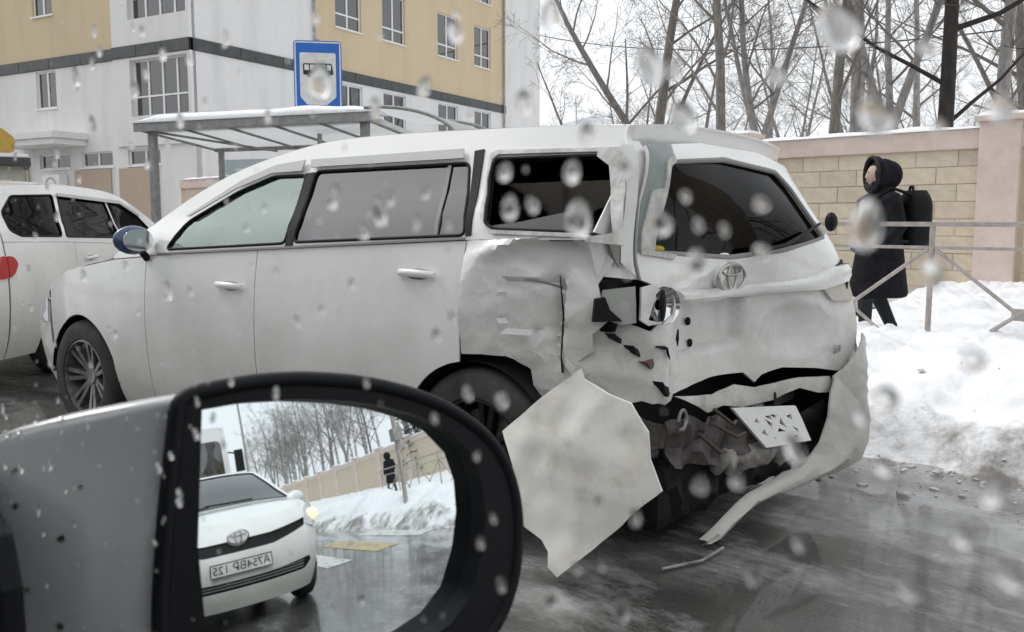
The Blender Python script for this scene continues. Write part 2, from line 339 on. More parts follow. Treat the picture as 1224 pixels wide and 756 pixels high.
# clods of dirty slush thrown along the road edge
SLUSH = mat('dirty slush', (.62, .62, .61), .6, col2=(.34, .33, .31), scale=12, mixlo=.35, mixhi=.65, bump=.004, bscale=60)
RS = random.Random(31); cl_ = MB()
for i in range(900):
    e_ = RS.uniform(-5, 4.6); dn = RS.expovariate(1 / .16); n_ = kerb(e_) - .12 - dn
    if dn > 2.6: continue
    if RS.random() < .12: n_ = kerb(e_) + RS.uniform(-.1, 1.3)
    r_ = min(.032, .005 + RS.expovariate(1 / .006)); z_ = max(0, snow_h(e_, n_)) + r_ * .15
    M_ = Matrix.Translation((e_, n_, z_)) @ Matrix.Rotation(RS.uniform(0, 6.28), 4, 'Z') @ Matrix.Diagonal((r_ * RS.uniform(.8, 1.6), r_ * RS.uniform(.7, 1.2), r_ * RS.uniform(.4, .8), 1))
    k_ = RS.uniform(0, 50); vs = []
    for a, b in ((0, -1),) + tuple((j, i2) for i2 in (-.45, .5) for j in range(6)) + ((0, 1),):
        c = math.sqrt(max(0, 1 - b * b)); v = Vector((c * math.cos(a * 1.047 + b), c * math.sin(a * 1.047 + b), b)); vs.append(M_ @ (v * (1 + .35 * nz(v.x * 2 + k_, v.y * 2, v.z * 2))))
    cl_.add(vs, [(0, 1 + (j + 1) % 6, 1 + j) for j in range(6)] + [(1 + j, 1 + (j + 1) % 6, 7 + (j + 1) % 6, 7 + j) for j in range(6)] + [(13, 7 + j, 7 + (j + 1) % 6) for j in range(6)])
co_ = cl_.build('slush_clods', SLUSH, None, 60, fix=False); co_.matrix_world = MR; tag(co_, 'dirty grey slush clods scattered along the road edge', 'slush', kind='stuff')
# painted crossing behind
CW = mat('worn crossing paint white', (.62, .62, .60), .5, col2=(.12, .12, .115), scale=7, mixlo=.5, mixhi=.7)
CY = mat('worn crossing paint yellow', (.46, .38, .20), .5, col2=(.14, .12, .09), scale=7, mixlo=.5, mixhi=.7)
zc = empty('crossing_marking'); zc.matrix_world = MR; tag(zc, kind='structure')
for i in range(9):
    link('stripe', MB().add([(-7.6, 4.3 - i * .8, .004), (-5.0, 4.3 - i * .8, .004), (-5.0, 3.9 - i * .8, .004), (-7.6, 3.9 - i * .8, .004)], [(0, 1, 2, 3)]).mesh('stripe', CY if i % 2 else CW), zc)

# ------------------------------------------------------------------ wall of tan blocks and pink pillars
PINK = mat('pink plaster', (.66, .55, .50), .8, col2=(.55, .46, .41), scale=3, bump=.003, bscale=60)
def block_mat():
    m = mat('tan concrete block', (.62, .54, .42), .85, col2=(.53, .455, .35), scale=9, bump=.004, bscale=50); n = m.node_tree.nodes; l = m.node_tree.links; p = n['Principled BSDF']
    b = p.inputs['Base Color'].links[0].from_socket; oi = n.new('ShaderNodeObjectInfo'); hv = n.new('ShaderNodeHueSaturation')
    r = n.new('ShaderNodeMapRange'); r.inputs[3].default_value = .88; r.inputs[4].default_value = 1.10; l.new(oi.outputs['Random'], r.inputs[0]); l.new(r.outputs[0], hv.inputs['Value']); l.new(b, hv.inputs['Color'])
    l.new(hv.outputs[0], p.inputs['Base Color']); return m
BLOCK = block_mat(); MORTAR = mat('mortar', (.50, .42, .31), .9)
NW = 14.1; wl = empty('boundary_wall', (0, 0, 0), 0, 'tan block wall with pink plaster pillars and snowy coping behind the pavement', 'wall'); wl.matrix_world = MR
RB = random.Random(4); BW, BH, PITCH = .60, .255, 4.2; E0 = 3.86
bmesh_ = [MB().box(-w_ / 2, w_ / 2, -.05, .05, -BH / 2 + .006, BH / 2 - .006).mesh('block', BLOCK, bevel=.008) for w_ in (BW - .012, BW / 2 - .012)]
coping = MB().box(-PITCH / 2, PITCH / 2, -.13, .22, 2.21, 2.50).mesh('coping', PINK, bevel=.015)
snowc = MB()
for i in range(15):
    pass
def snow_ridge(L, wd, h, z, seed):
    rr = []
    for i in range(25):
        t = i / 24; x = -L / 2 + L * t; k = .7 + .5 * nz(x * 1.7, seed); hh = h * k * (min(1, t * 12, (1 - t) * 12) ** .5 + .05)
        rr.append([(x, wd * math.cos(a) * (1 if abs(math.cos(a)) < .99 else 1), z + hh * max(0, math.sin(a)) - (.004 if math.sin(a) <= 0 else 0)) for a in [math.pi * j / 7 for j in range(8)]])
    return MB().loft(rr)
scap = snow_ridge(PITCH - .5, .16, .09, 2.50, 3).mesh('snow_cap', SNOW, 60)
pil = MB().box(-.27, .27, -.20, .24, -.05, 2.58); pil.box(-.33, .33, -.26, .30, 2.58, 2.66); pilm = pil.mesh('pillar', PINK, bevel=.012)
psn = snow_ridge(.62, .25, .10, 2.66, 9).mesh('snow_cap', SNOW, 60)
plinth = MB().box(-PITCH / 2, PITCH / 2, -.10, .2, -.05, .18).mesh('plinth', PINK)
mort = MB().box(-PITCH / 2, PITCH / 2, -.074, .12, .18, 2.21).mesh('mortar_bed', MORTAR)
nblk = 0
for k in range(-15, 6):
    ec = E0 + PITCH * k
    for nm, me in (('pillar', pilm), ('snow_cap', psn)):
        o = link(nm, me, wl); o.location = (ec, NW, 0)
    for nm, me in (('coping', coping), ('snow_cap', scap), ('plinth', plinth), ('mortar_bed', mort)):
        o = link(nm, me, wl); o.location = (ec + PITCH / 2, NW, 0)
    rows = 8; L = PITCH - .54; x0 = ec + .27
    solo = -3 <= k <= 1
    far = MB()
    for r in range(rows):
        z = .18 + BH * (r + .5); x = 0; first = r % 2
        while x < L - .05:
            w_ = BW / 2 if first or L - x < BW - .01 else BW
            first = 0; w_ = min(w_, L - x)
            dy = -.085 + RB.uniform(-.006, .006)
            if w_ > .1:
                if solo and nblk < 300:
                    o = link('block', bmesh_[0 if w_ > .45 else 1], wl); o.location = (x0 + x + w_ / 2, NW + dy + .05, z); o.scale.x = w_ / (BW if w_ > .45 else BW / 2)
                    o.rotation_euler = (RB.uniform(-.006, .006), 0, RB.uniform(-.006, .006)); nblk += 1
                else: far.box(x0 + x + .006, x0 + x + w_ - .006, NW + dy, NW + dy + .1, z - BH / 2 + .006, z + BH / 2 - .006)
            x += w_
    if far.v: tag(far.build('far_blocks', BLOCK, wl), kind='stuff')

# ------------------------------------------------------------------ pedestrian railing
GALV = mat('weathered galvanised steel', (.42, .39, .37), .5, .35, col2=(.30, .26, .24), scale=12)
rl = empty('pedestrian_railing', (0, 0, 0), 0, 'grey steel pedestrian railing with crossed bars along the snowy pavement', 'railing'); rl.matrix_world = MR
NR, PL = 8.05, 1.40; RE0 = 2.72
post = MB().tube([(0, 0, -.1), (0, 0, 1.14)], .024, 10).mesh('post', GALV, 40)
rail = MB().box(-PL / 2, PL / 2, -.02, .02, 1.135, 1.175).mesh('top_rail', GALV, bevel=.006)
rail2 = MB().box(-PL / 2, PL / 2, -.014, .014, .94, .968).mesh('lower_rail', GALV, bevel=.005)
hb = PL / 2 - .03
def bar(a, b): return MB().tube([a, b], .017, 8).mesh('brace', GALV, 40)
braces = [bar((-hb, 0, .94), (0, 0, .42)), bar((hb, 0, .94), (0, 0, .42)), bar((-hb, 0, -.1), (0, 0, .42)), bar((hb, 0, -.1), (0, 0, .42))]
boss = MB().box(-.05, .05, -.012, .012, .37, .47).mesh('boss', GALV, bevel=.01)
for k in range(-12, 4):
    if k in (-4, -5): continue
    o = link('post', post, rl); o.location = (RE0 + PL * k, NR, 0)
    for nm, me in [('top_rail', rail), ('lower_rail', rail2), ('boss', boss)] + [('brace', b) for b in braces]:
        o = link(nm, me, rl); o.location = (RE0 + PL * (k + .5), NR, 0)

# ------------------------------------------------------------------ apartment building
CREAM = mat('white plaster', (.74, .735, .73), .85, col2=(.60, .59, .58), scale=.9, mixlo=.45, mixhi=.85, bump=.004, bscale=20, stretch=(1.4, 1.4, .22))
BEIGE = mat('beige plaster', (.61, .50, .335), .85, col2=(.52, .42, .275), scale=.9, mixlo=.45, mixhi=.85, bump=.004, bscale=20, stretch=(1.4, 1.4, .22))
DTILE = mat('dark grey cladding', (.035, .040, .042), .4, col2=(.07, .07, .07), scale=3)
PVC = mat('white window plastic', (.80, .80, .80), .4)
ROOM = mat('dim room', (.10, .095, .09), .9, col2=(.20, .18, .15), scale=.8)
CURT = mat('pale curtain', (.55, .52, .47), .9, stretch=(8, 8, 1), col2=(.42, .40, .36), scale=2)
BO = Vector((-11.23, 32, 0)); D1 = Vector((.496, .868, 0)).normalized(); D2 = Vector((-.868, .496, 0)).normalized()
bd = empty('apartment_building', BO, 0, 'beige and white apartment block with a dark band above its lower floors', 'building')
def facade(D, N, pieces, t0, t1):
    """pieces: (ta, tb, za, zb, material); holes cut from windows"""
    pass
RBd = random.Random(11)
def wallpiece(D, N, ta, tb, za, zb, m, wins, th=.25, out=0):
    ts = sorted({ta, tb} | {v for w_ in wins for v in (w_[0], w_[1]) if ta < v < tb}); zs = sorted({za, zb} | {v for w_ in wins for v in (w_[2], w_[3]) if za < v < zb}); mb = MB()
    P = lambda t, z, d: D * t + N * (out - d) + Vector((0, 0, z))
    for a, b in zip(ts, ts[1:]):
        for c, d in zip(zs, zs[1:]):
            if any(w_[0] <= (a + b) / 2 <= w_[1] and w_[2] <= (c + d) / 2 <= w_[3] for w_ in wins): continue
            mb.add([P(a, c, 0), P(b, c, 0), P(b, d, 0), P(a, d, 0)], [(0, 1, 2, 3)])
    for w_ in wins:
        a, b, c, d = max(w_[0], ta), min(w_[1], tb), max(w_[2], za), min(w_[3], zb)
        if a >= b or c >= d: continue
        mb.add([P(a, c, 0), P(b, c, 0), P(b, d, 0), P(a, d, 0), P(a, c, th), P(b, c, th), P(b, d, th), P(a, d, th)], [(0, 1, 5, 4), (1, 2, 6, 5), (2, 3, 7, 6), (3, 0, 4, 7)])
    mb.add([P(ta, za, 0), P(tb, za, 0), P(tb, za, th), P(ta, za, th), P(ta, zb, 0), P(tb, zb, 0), P(tb, zb, th), P(ta, zb, th)], [(0, 1, 2, 3), (4, 5, 6, 7), (0, 3, 7, 4), (1, 2, 6, 5)])
    return mb.build('wall', m, bd, fix=False)
def window(D, N, a, b, c, d, cols=(.5,), rows=(.28,), curtain=.5):
    """a glazed window: frame with mullions, panes, sill, a dim room with curtains behind"""
    X = D; M = Matrix(((D.x, N.x, 0, 0), (D.y, N.y, 0, 0), (0, 0, 1, 0), (0, 0, 0, 1)))
    f = MB(); w_ = .06; y0, y1 = -.16, -.09
    f.box(a, a + w_, y0, y1, c, d, M); f.box(b - w_, b, y0, y1, c, d, M); f.box(a + w_, b - w_, y0, y1, c, c + w_, M); f.box(a + w_, b - w_, y0, y1, d - w_, d, M)
    for q in cols: x = a + (b - a) * q; f.box(x - .04, x + .04, y0 + .004, y1 + .004, c + w_, d - w_, M)
    for q in rows: z = c + (d - c) * q; f.box(a + w_, b - w_, y0 + .008, y1 - .004, z - .035, z + .035, M)
    W = f.build('window', PVC, bd)
    xs = [a] + [a + (b - a) * q for q in cols] + [b]; zs = [c] + [c + (d - c) * q for q in rows] + [d]
    for p, q in zip(xs, xs[1:]):
        for r, s in zip(zs, zs[1:]):
            MB().box(p + .05, q - .05, -.132, -.124, r + .05, s - .05, M).build('pane', PANEGL, W)
    rm = MB(); rm.box(a + .01, b - .01, -.9, -.85, c, d, M); rm.build('room_back', ROOM, W)
    if RBd.random() < curtain:
        u = RBd.uniform(.25, .5); x0, x1 = (a + .05, a + (b - a) * u) if RBd.random() < .5 else (b - (b - a) * u, b - .05)
        cm = MB(); n = 14
        pts = [(x0 + (x1 - x0) * i / n, -.26 + .03 * math.sin(i * 2.3)) for i in range(n + 1)]
        vs = [M @ Vector((x, y, z)) for x, y in pts for z in (c + .03, d - .03)]
        cm.add(vs, [(2 * i, 2 * i + 2, 2 * i + 3, 2 * i + 1) for i in range(n)]); cm.build('curtain', CURT, W)
    MB().box(a - .05, b + .05, -.085, .06, c - .06, c - .005, M).build('sill', PVC, W)
ZB0, ZB1, ZT = 7.10, 7.54, 17.0
# long side facade, going away to the right
N1 = Vector((D1.y, -D1.x, 0))
if N1.y > 0: N1 = -N1
w_up = [(7.59, 9.3), (10.8, 12.5), (15.2, 17.0), (18.6, 20.3)]
wins_hi = [(a, b, z, z + 2.1) for a, b in w_up for z in (9.3, 12.7)]; wins_lo = [(a, b, 4.95, 6.98) for a, b in w_up] 
wallpiece(D1, N1, 0, 6.4, ZB1, ZT, CREAM, []); wallpiece(D1, N1, 6.4, 21.9, ZB1, ZT, BEIGE, wins_hi); wallpiece(D1, N1, 21.9, 26, 0, ZT, CREAM, [])
wallpiece(D1, N1, 0, 21.9, 0, ZB0, CREAM, wins_lo)
for a, b, c, d in wins_hi: window(D1, N1, a, b, c, d)
for a, b, c, d in wins_lo: window(D1, N1, a, b, c, d, rows=())
# left facade, going away to the left
N2 = Vector((D2.y, -D2.x, 0))
if N2.y > 0: N2 = -N2
bayhi = [(.15, 3.25, 8.45, 10.6), (.15, 3.25, 12.0, 14.1)]; baylo = [(.15, 3.25, 4.95, 7.0)]
lhi = [(7.86, 9.15, 9.2, 11.2), (11.75, 13.0, 7.75, 9.7), (7.86, 9.15, 12.6, 14.6)]; llo = [(7.86, 9.15, 5.6, 7.05)]
gnd = [(1.9, 3.7, 3.2, 3.78), (4.6, 6.5, 3.2, 3.78), (7.2, 9.2, 3.2, 3.78), (10.4, 11.2, 2.6, 3.7)]
wallpiece(D2, N2, 0, 4.2, ZB1, ZT, CREAM, bayhi, out=.12); wallpiece(D2, N2, 4.2, 20, ZB1, ZT, BEIGE, lhi)
wallpiece(D2, N2, 0, 4.2, 3.9, ZB0, CREAM, baylo, out=.12); wallpiece(D2, N2, 4.2, 20, 3.9, ZB0, CREAM, llo); wallpiece(D2, N2, 0, 20, 0, 3.9, CREAM, gnd, out=.003)
for a, b, c, d in bayhi + baylo: window(D2, N2, a, b, c, d, cols=(.25, .5, .75), rows=(.36,), curtain=.3)
for a, b, c, d in lhi + llo: window(D2, N2, a, b, c, d, rows=())
for a, b, c, d in gnd: window(D2, N2, a, b, c, d, cols=(.5,), rows=(), curtain=0)
# dark band of cladding panels, with gaps between them
def band(D, N, ta, tb, st, out=.0):
    M = Matrix(((D.x, N.x, 0, 0), (D.y, N.y, 0, 0), (0, 0, 1, 0), (0, 0, 0, 1))); t = ta
    while t < tb - .1:
        e = min(t + st, tb); MB().box(t + .012, e - .012, out - .02, out + .05, ZB0 + .01, ZB1 - .01, M).build('cladding_panel', DTILE, bd, bevel=.006); t = e
    MB().box(ta, tb, out - .06, out + .012, ZB0 + .002, ZB1 - .002, M).build('band_backing', BLACK, bd)
band(D1, N1, .0, 21.9, 2.2); band(D2, N2, .0, 4.2, 1.4, .12); band(D2, N2, 4.2, 20, 2.0)
MB().add([Vector((0, 0, ZT)), D1 * 26 + Vector((0, 0, ZT)), D1 * 26 + D2 * 20 + Vector((0, 0, ZT)), D2 * 20 + Vector((0, 0, ZT))], [(0, 1, 2, 3)]).build('roof', SNOW, bd)
MB().add([D1 * 26, D1 * 26 + D2 * 20, D1 * 26 + D2 * 20 + Vector((0, 0, ZT)), D1 * 26 + Vector((0, 0, ZT))], [(0, 1, 2, 3)]).build('wall', CREAM, bd)
MB().add([D2 * 20, D1 * 26 + D2 * 20, D1 * 26 + D2 * 20 + Vector((0, 0, ZT)), D2 * 20 + Vector((0, 0, ZT))], [(0, 1, 2, 3)]).build('wall', CREAM, bd)
ML = Matrix(((D2.x, N2.x, 0, 0), (D2.y, N2.y, 0, 0), (0, 0, 1, 0), (0, 0, 0, 1)))
can = MB(); can.box(6.0, 10.4, .01, 1.5, 4.25, 4.5, ML); can.box(6.1, 10.3, .02, 1.4, 4.02, 4.25, ML); can.build('entrance_canopy', CREAM, bd, bevel=.02)
BROWNP = mat('pale brown cladding', (.45, .36, .28), .8)
for a, b in ((2.0, 4.2), (4.7, 6.9)): MB().box(a, b, .02, .07, 1.2, 3.1, ML).build('facade_panel', BROWNP, bd, bevel=.01)
acm = MB(); acm.box(7.4, 8.5, .03, .4, 2.1, 2.95, ML); acu = acm.build('air_conditioner', PVC, bd, bevel=.03)
MB().lathe([(.30, 0), (.34, 0), (.34, .02), (.30, .02)], 20, ML @ Matrix.Translation((7.95, .42, 2.5)) @ Matrix.Rotation(R(90), 4, 'X'), True).build('fan_ring', GALV, acu)
for t in (9.9, 10.15, 10.3): MB().tube([ML @ Vector((t, .06, 1)), ML @ Vector((t, .06, 3.6))], .03, 6).build('pipe', mat('pipe', (.30, .28, .10), .5), bd)
# low grey houses far behind the trees
GREYW = mat('grey weathered wall', (.33, .32, .33), .9, col2=(.26, .25, .26), scale=.5)
for t_ in (6.2, 21.6): MB().tube([D1 * t_ + N1 * .1 + Vector((0, 0, .3)), D1 * t_ + N1 * .1 + Vector((0, 0, ZT))], .06, 8).build('drainpipe', GALV, bd, 60)
# unseen block added across the road so cars and road have something to reflect
ob = empty('reflection_block', RW(2, -34, 0), RROT, 'unseen long grey block added across the road to be reflected', 'building')
MB().box(-38, 38, -6, 6, -.5, 13).build('wall', mat('grey panel facade', (.38, .37, .36), .9, col2=(.30, .29, .28), scale=.3), ob)
for k_ in range(4):
    MB().box(-37, 37, 6.0, 6.06, 1.6 + k_ * 3, 3.0 + k_ * 3).build('window_band', PANEGL, ob)
MB().box(-38.3, 38.3, -6.3, 6.3, 13, 13.3).build('roof', SNOW, ob)
def low_house(x0, x1, y, h, lab):
    t = empty('low_house', ((x0 + x1) / 2, y, 0), R(8), lab, 'house'); L = (x1 - x0) / 2
    MB().box(-L, L, 0, 9, -.5, h).build('wall', GREYW, t)
    MB().prism([(-L - .4, h), (L + .4, h), (L + .4, h + .25), (0, h + 1.3), (-L - .4, h + .25)], -.4, 9.4, Matrix(((1, 0, 0, 0), (0, 0, 1, 0), (0, 1, 0, 0), (0, 0, 0, 1)))).build('roof', SNOW, t)
    k = -L + 1.2
    while k < L - 1:
        w_ = MB().box(k, k + 1.1, -.04, .06, h - 2.6, h - 1.2).build('window', BLACK, t); MB().box(k + .51, k + .59, -.06, -.03, h - 2.6, h - 1.2).build('mullion', PVC, w_); k += 2.4
low_house(2.5, 9.5, 66, 7.4, 'low grey house between the apartment block and the bare trees'); low_house(10.5, 19, 72, 6.6, 'grey house behind the bare trees, farther right of the two')
# ------------------------------------------------------------------ bus shelter
STEEL = mat('grey painted steel', (.33, .33, .325), .5, col2=(.22, .22, .22), scale=9)
POLY = mat('white roof sheet', (.80, .80, .80), .5, col2=(.74, .74, .74), scale=2)
_n = POLY.node_tree.nodes; _t = _n.new('ShaderNodeBsdfTranslucent'); _t.inputs[0].default_value = (.85, .86, .86, 1); _m = _n.new('ShaderNodeMixShader'); _m.inputs[0].default_value = .7
POLY.node_tree.links.new(_n['Principled BSDF'].outputs[0], _m.inputs[1]); POLY.node_tree.links.new(_t.outputs[0], _m.inputs[2]); POLY.node_tree.links.new(_m.outputs[0], _n['Material Output'].inputs[0])
SHGL = glass('shelter glass', (.72, .78, .80), .06, .05)
sh = empty('bus_shelter', (-5.80, 14.1, .07), math.atan2(-1.5, 3.81), 'bus shelter with snowy flat roof on grey posts and arched right end', 'bus shelter')
SL, SD, SH = 4.1, 1.7, 2.55
MB().prism([(0, SH - .02), (SD, SH - .20), (SD, SH - .15), (0, SH + .04)], 0, SL, Matrix(((0, 0, 1, 0), (1, 0, 0, 0), (0, 1, 0, 0), (0, 0, 0, 1)))).build('roof_sheet', POLY, sh)
MB().box(-.08, SL + .08, -.08, -.03, SH - .07, SH + .06).build('front_beam', STEEL, sh, bevel=.008)
MB().box(-.02, SL + .02, SD, SD + .06, SH - .26, SH - .14).build('back_beam', STEEL, sh, bevel=.008)
for i in range(6):
    x = .02 + (SL - .04) * i / 5; MB().tube([(x, -.03, SH - .05), (x, SD, SH - .23)], .022, 6).build('rafter', STEEL, sh)
MB().tube([(.15, .02, SH - .06), (1.3, SD, SH - .28)], .02, 6).build('brace', STEEL, sh)
sn = MB(); rr = []
for i in range(40):
    x = -.1 + (SL + .2) * i / 39; h = (.13 + .04 * nz(x * 1.5, 7)) * min(1, .25 + 8 * i / 39, .25 + 8 * (39 - i) / 39)
    ring = [(x, -.10, SH + .062)] + [(x, -.10 + .42 * j / 6, SH + .062 + h * math.sin(math.pi * min(1, (j + .8) / 6.8))) for j in range(7)] + [(x, .33, SH + .03)]
    rr.append(ring)
sn.loft(rr).build('roof_snow', SNOW, sh, 60)
for x in (.12, SL / 2, SL - .12):
    MB().box(x - .04, x + .04, SD - .02, SD + .05, 0, SH - .2).build('back_post', STEEL, sh, bevel=.006)
for x in (.16, SL - .12): MB().box(x - .055, x + .055, .02, .12, 0, SH - .03).build('front_post', STEEL, sh, bevel=.008)
for i in range(3): MB().box(.2 + i * 1.28, 1.4 + i * 1.28, SD + .0, SD + .012, .35, SH - .4).build('glass_panel', SHGL, sh)
bn = MB().box(.6, 3.4, SD - .5, SD - .12, .42, .47).build('bench_board', mat('bench wood', (.22, .15, .09), .7), sh, bevel=.01)
for x in (.8, 3.2): MB().box(x - .03, x + .03, SD - .45, SD - .17, 0, .42).build('bench_leg', STEEL, bn)
arc = [(SL + .05 + 1.35 * math.sin(a) * 1.0, SH - .42 + .55 * math.cos(a)) for a in [R(-4) + R(88) * i / 12 for i in range(13)]]
am = MB(); vs = [(x, y, z) for x, z in arc for y in (-.05, SD)]; vs2 = [(x, y, z - .03) for x, z in arc for y in (-.05, SD)]
am.loft([[(x, -.05, z), (x, SD, z - .05), (x, SD, z - .08), (x, -.05, z - .03)] for x, z in arc]).build('arched_end_sheet', POLY, sh, 60)
for y in (-.07, SD + .02): MB().tube([(x, y, z - .01) for x, z in arc], .025, 6).build('arch_tube', STEEL, sh, 60)
MB().box(SL + 1.36, SL + 1.44, -.05, .05, 0, SH - .45).build('end_post', STEEL, sh, bevel=.008)

# ------------------------------------------------------------------ bus stop sign
BLUE = mat('blue sign enamel', (.012, .13, .52), .35); WHT = mat('white sign film', (.76, .76, .74), .5, col2=(.62, .62, .60), scale=6); INK = mat('black sign film', (.015, .015, .015), .5)
bs = empty('bus_stop_sign', (-2.97, 13.9, .03), R(10), 'blue bus stop sign with black bus on white field above the shelter', 'sign')
MB().tube([(0, .04, 0), (0, .04, 3.9)], .035, 10).build('pole', GALV, bs, 40)
XZ = Matrix(((1, 0, 0, 0), (0, 0, 1, 0), (0, 1, 0, 0), (0, 0, 0, 1)))
bz = Matrix.Translation((0, 0, 3.33)) @ XZ
MB().prism(rounded([(-.36, -.54), (.36, -.54), (.36, .54), (-.36, .54)], .05), -.012, .0, bz).build('board', BLUE, bs)
brd = [(-.345, -.525), (.345, -.525), (.345, .525), (-.345, .525)]
rim = MB()
for i in range(4):
    a = Vector(brd[i]); b = Vector(brd[(i + 1) % 4]); d = (b - a).normalized(); nn = Vector((-d.y, d.x)) * .02
    rim.prism([tuple(a), tuple(b), tuple(b + nn), tuple(a + nn)], -.0145, -.013, bz)
rim.build('white_rim', WHT, bs, fix=False)
MB().prism(rounded([(-.27, -.30), (-.17, -.42), (.13, -.42), (.27, -.30), (.27, .36), (-.27, .36)], .03), -.016, -.012, bz).build('white_field', WHT, bs)
bus = MB(); bus.prism(rounded([(-.22, .03), (.23, .03), (.23, .07), (.21, .20), (-.22, .20)], .02), -.019, -.0165, bz)
bus.build('bus_symbol', INK, bs)
wn = MB()
for i in range(5): wn.prism([(-.20 + i * .083, .10), (-.135 + i * .083, .10), (-.135 + i * .083, .18), (-.20 + i * .083, .18)], -.021, -.0195, bz)
wn.build('bus_symbol_windows', WHT, bs, fix=False)
for x in (-.12, .13): MB().lathe([(.0, 0), (.042, 0), (.042, .004), (0, .004)], 16, bz @ Matrix.Translation((x, .03, -.0225))).build('bus_symbol_wheel', INK, bs)

# ------------------------------------------------------------------ kiosk at the left edge
YEL = mat('yellow sign', (.55, .36, .07), .5, col2=(.42, .26, .06), scale=5)
ko = empty('kiosk', (-15.1, 25.0, 0), R(30), 'small street kiosk with yellow sign at the left edge', 'kiosk')
MB().box(-1.3, 1.3, 0, 2.2, 0, 2.7).build('wall', mat('kiosk panels', (.50, .50, .42), .7, col2=(.40, .40, .34), scale=2), ko, bevel=.02)
rf = MB().box(-1.5, 1.5, -.35, 2.4, 2.7, 2.92).build('roof', mat('dark kiosk fascia', (.05, .05, .05), .6), ko, bevel=.02); MB().box(-1.45, 1.45, -.3, 2.35, 2.925, 3.02).build('snow_cap', SNOW, rf, bevel=.04)
MB().prism(rounded([(-.75, 3.05), (1.1, 3.05), (1.15, 3.45), (.8, 3.75), (-.75, 3.75)], .12), -.28, -.18, XZ).build('sign_board', YEL, ko)
kw = MB().box(.35, 1.0, -.03, .02, 1.1, 2.3).build('window', PVC, ko); MB().box(.42, .93, -.05, -.031, 1.17, 2.23).build('pane', PANEGL, kw)
MB().box(-.9, .0, -.03, .02, .1, 2.2).build('door', STEEL, ko, bevel=.01)

# ------------------------------------------------------------------ bare trees
BARK = [mat('grey brown bark', (.28, .26, .24), .9, col2=(.15, .135, .12), scale=14, bump=.01, bscale=22, stretch=(1, 1, .3)),
        mat('pale grey bark', (.40, .385, .37), .9, col2=(.23, .215, .205), scale=10, bump=.008, bscale=22, stretch=(1, 1, .35)),
        mat('dark bark', (.045, .038, .034), .9, col2=(.02, .018, .016), scale=14, bump=.01, bscale=22, stretch=(1, 1, .3))]
TWIG = mat('twigs', (.21, .195, .18), .9)
def tree_meshes(seed, H, r0, bark, fork=None, lean=(0, 0), first=.28, dens=1.0, spread=1.0, straight=.6):
    rd = random.Random(seed); tm = MB(); cm = MB()
    def path(p, d, L, k, wig, up):
        pts = [p.copy()]; d = d.copy()
        for i in range(k):
            d += Vector((rd.uniform(-wig, wig), rd.uniform(-wig, wig), rd.uniform(-wig, wig) * .6 + up)); d.normalize(); p = p + d * (L / k); pts.append(p.copy())
        return pts
    def limb(p, d, L, r, lv):
        k = (7, 6, 5, 4, 3)[lv]; pts = path(p, d, L, k, (.12, .22, .28, .32, .35)[lv], (.03, .05, .05, .04, .02)[lv])
        rr = [r * (1 - .86 * i / k) for i in range(k + 1)]; rr = [max(x, .0035) for x in rr]
        cm.tube(pts, rr, (7, 5, 4, 3, 3)[lv], cap=False)
        if lv >= 4: return
        n = max(2, int((0, 7, 6, 5, 3)[lv + 1] * dens * rd.uniform(.8, 1.2))) if lv < 4 else 0
        for i in range(n):
            t = .22 + .76 * (i + rd.random()) / n; j = min(int(t * k), k - 1); q = pts[j].lerp(pts[j + 1], t * k - j); dd = (pts[j + 1] - pts[j]).normalized()
            a = dd.orthogonal().normalized(); a.rotate(Matrix.Rotation(rd.uniform(0, 6.283), 3, dd)); ang = R(rd.uniform(28, 62)) * spread
            nd = (dd * math.cos(ang) + a * math.sin(ang)); limb(q, nd, L * rd.uniform(.34, .58) * (1.15 - .5 * t), max(rr[j] * rd.uniform(.38, .55), .0035), lv + 1)
    def leader(p, d, L, r, rbase, mesh):
        k = 11; pts = path(p, d, L, k, .10 * (1.2 - straight), .03); rr = [r * (1 - .82 * (i / k) ** 1.1) for i in range(k + 1)]; rr[0] *= rbase
        mesh.tube(pts, rr, 10, cap=False); n = int(13 * dens)
        for i in range(n):
            t = first + (.98 - first) * (i + rd.random()) / n; j = min(int(t * k), k - 1); q = pts[j].lerp(pts[j + 1], t * k - j); dd = (pts[j + 1] - pts[j]).normalized()
            a = dd.orthogonal().normalized(); a.rotate(Matrix.Rotation(rd.uniform(0, 6.283), 3, dd)); ang = R(rd.uniform(35, 72)) * spread
            limb(q, dd * math.cos(ang) + a * math.sin(ang), L * rd.uniform(.26, .42) * (1.25 - .75 * t), rr[j] * rd.uniform(.26, .44), 1)
    d0 = Vector((lean[0], lean[1], 1)).normalized()
    if fork:
        hf, dirs = fork; pts = path(Vector((0, 0, 0)), d0, hf, 5, .04, 0); tm.tube(pts, [r0 * 1.25, r0 * 1.05, r0, r0 * .97, r0 * .95, r0 * .9], 10, cap=False)
        for (dx, dy, s, rs) in dirs: leader(pts[-1] - d0 * .1, Vector((dx, dy, 1)).normalized(), (H - hf) * s, r0 * rs, 1.0, tm)
    else: leader(Vector((0, 0, 0)), d0, H, r0, 1.25, tm)
    return tm.mesh('trunk', bark, 180, fix=False), cm.mesh('crown', TWIG if bark is not BARK[2] else bark, 180, fix=False)
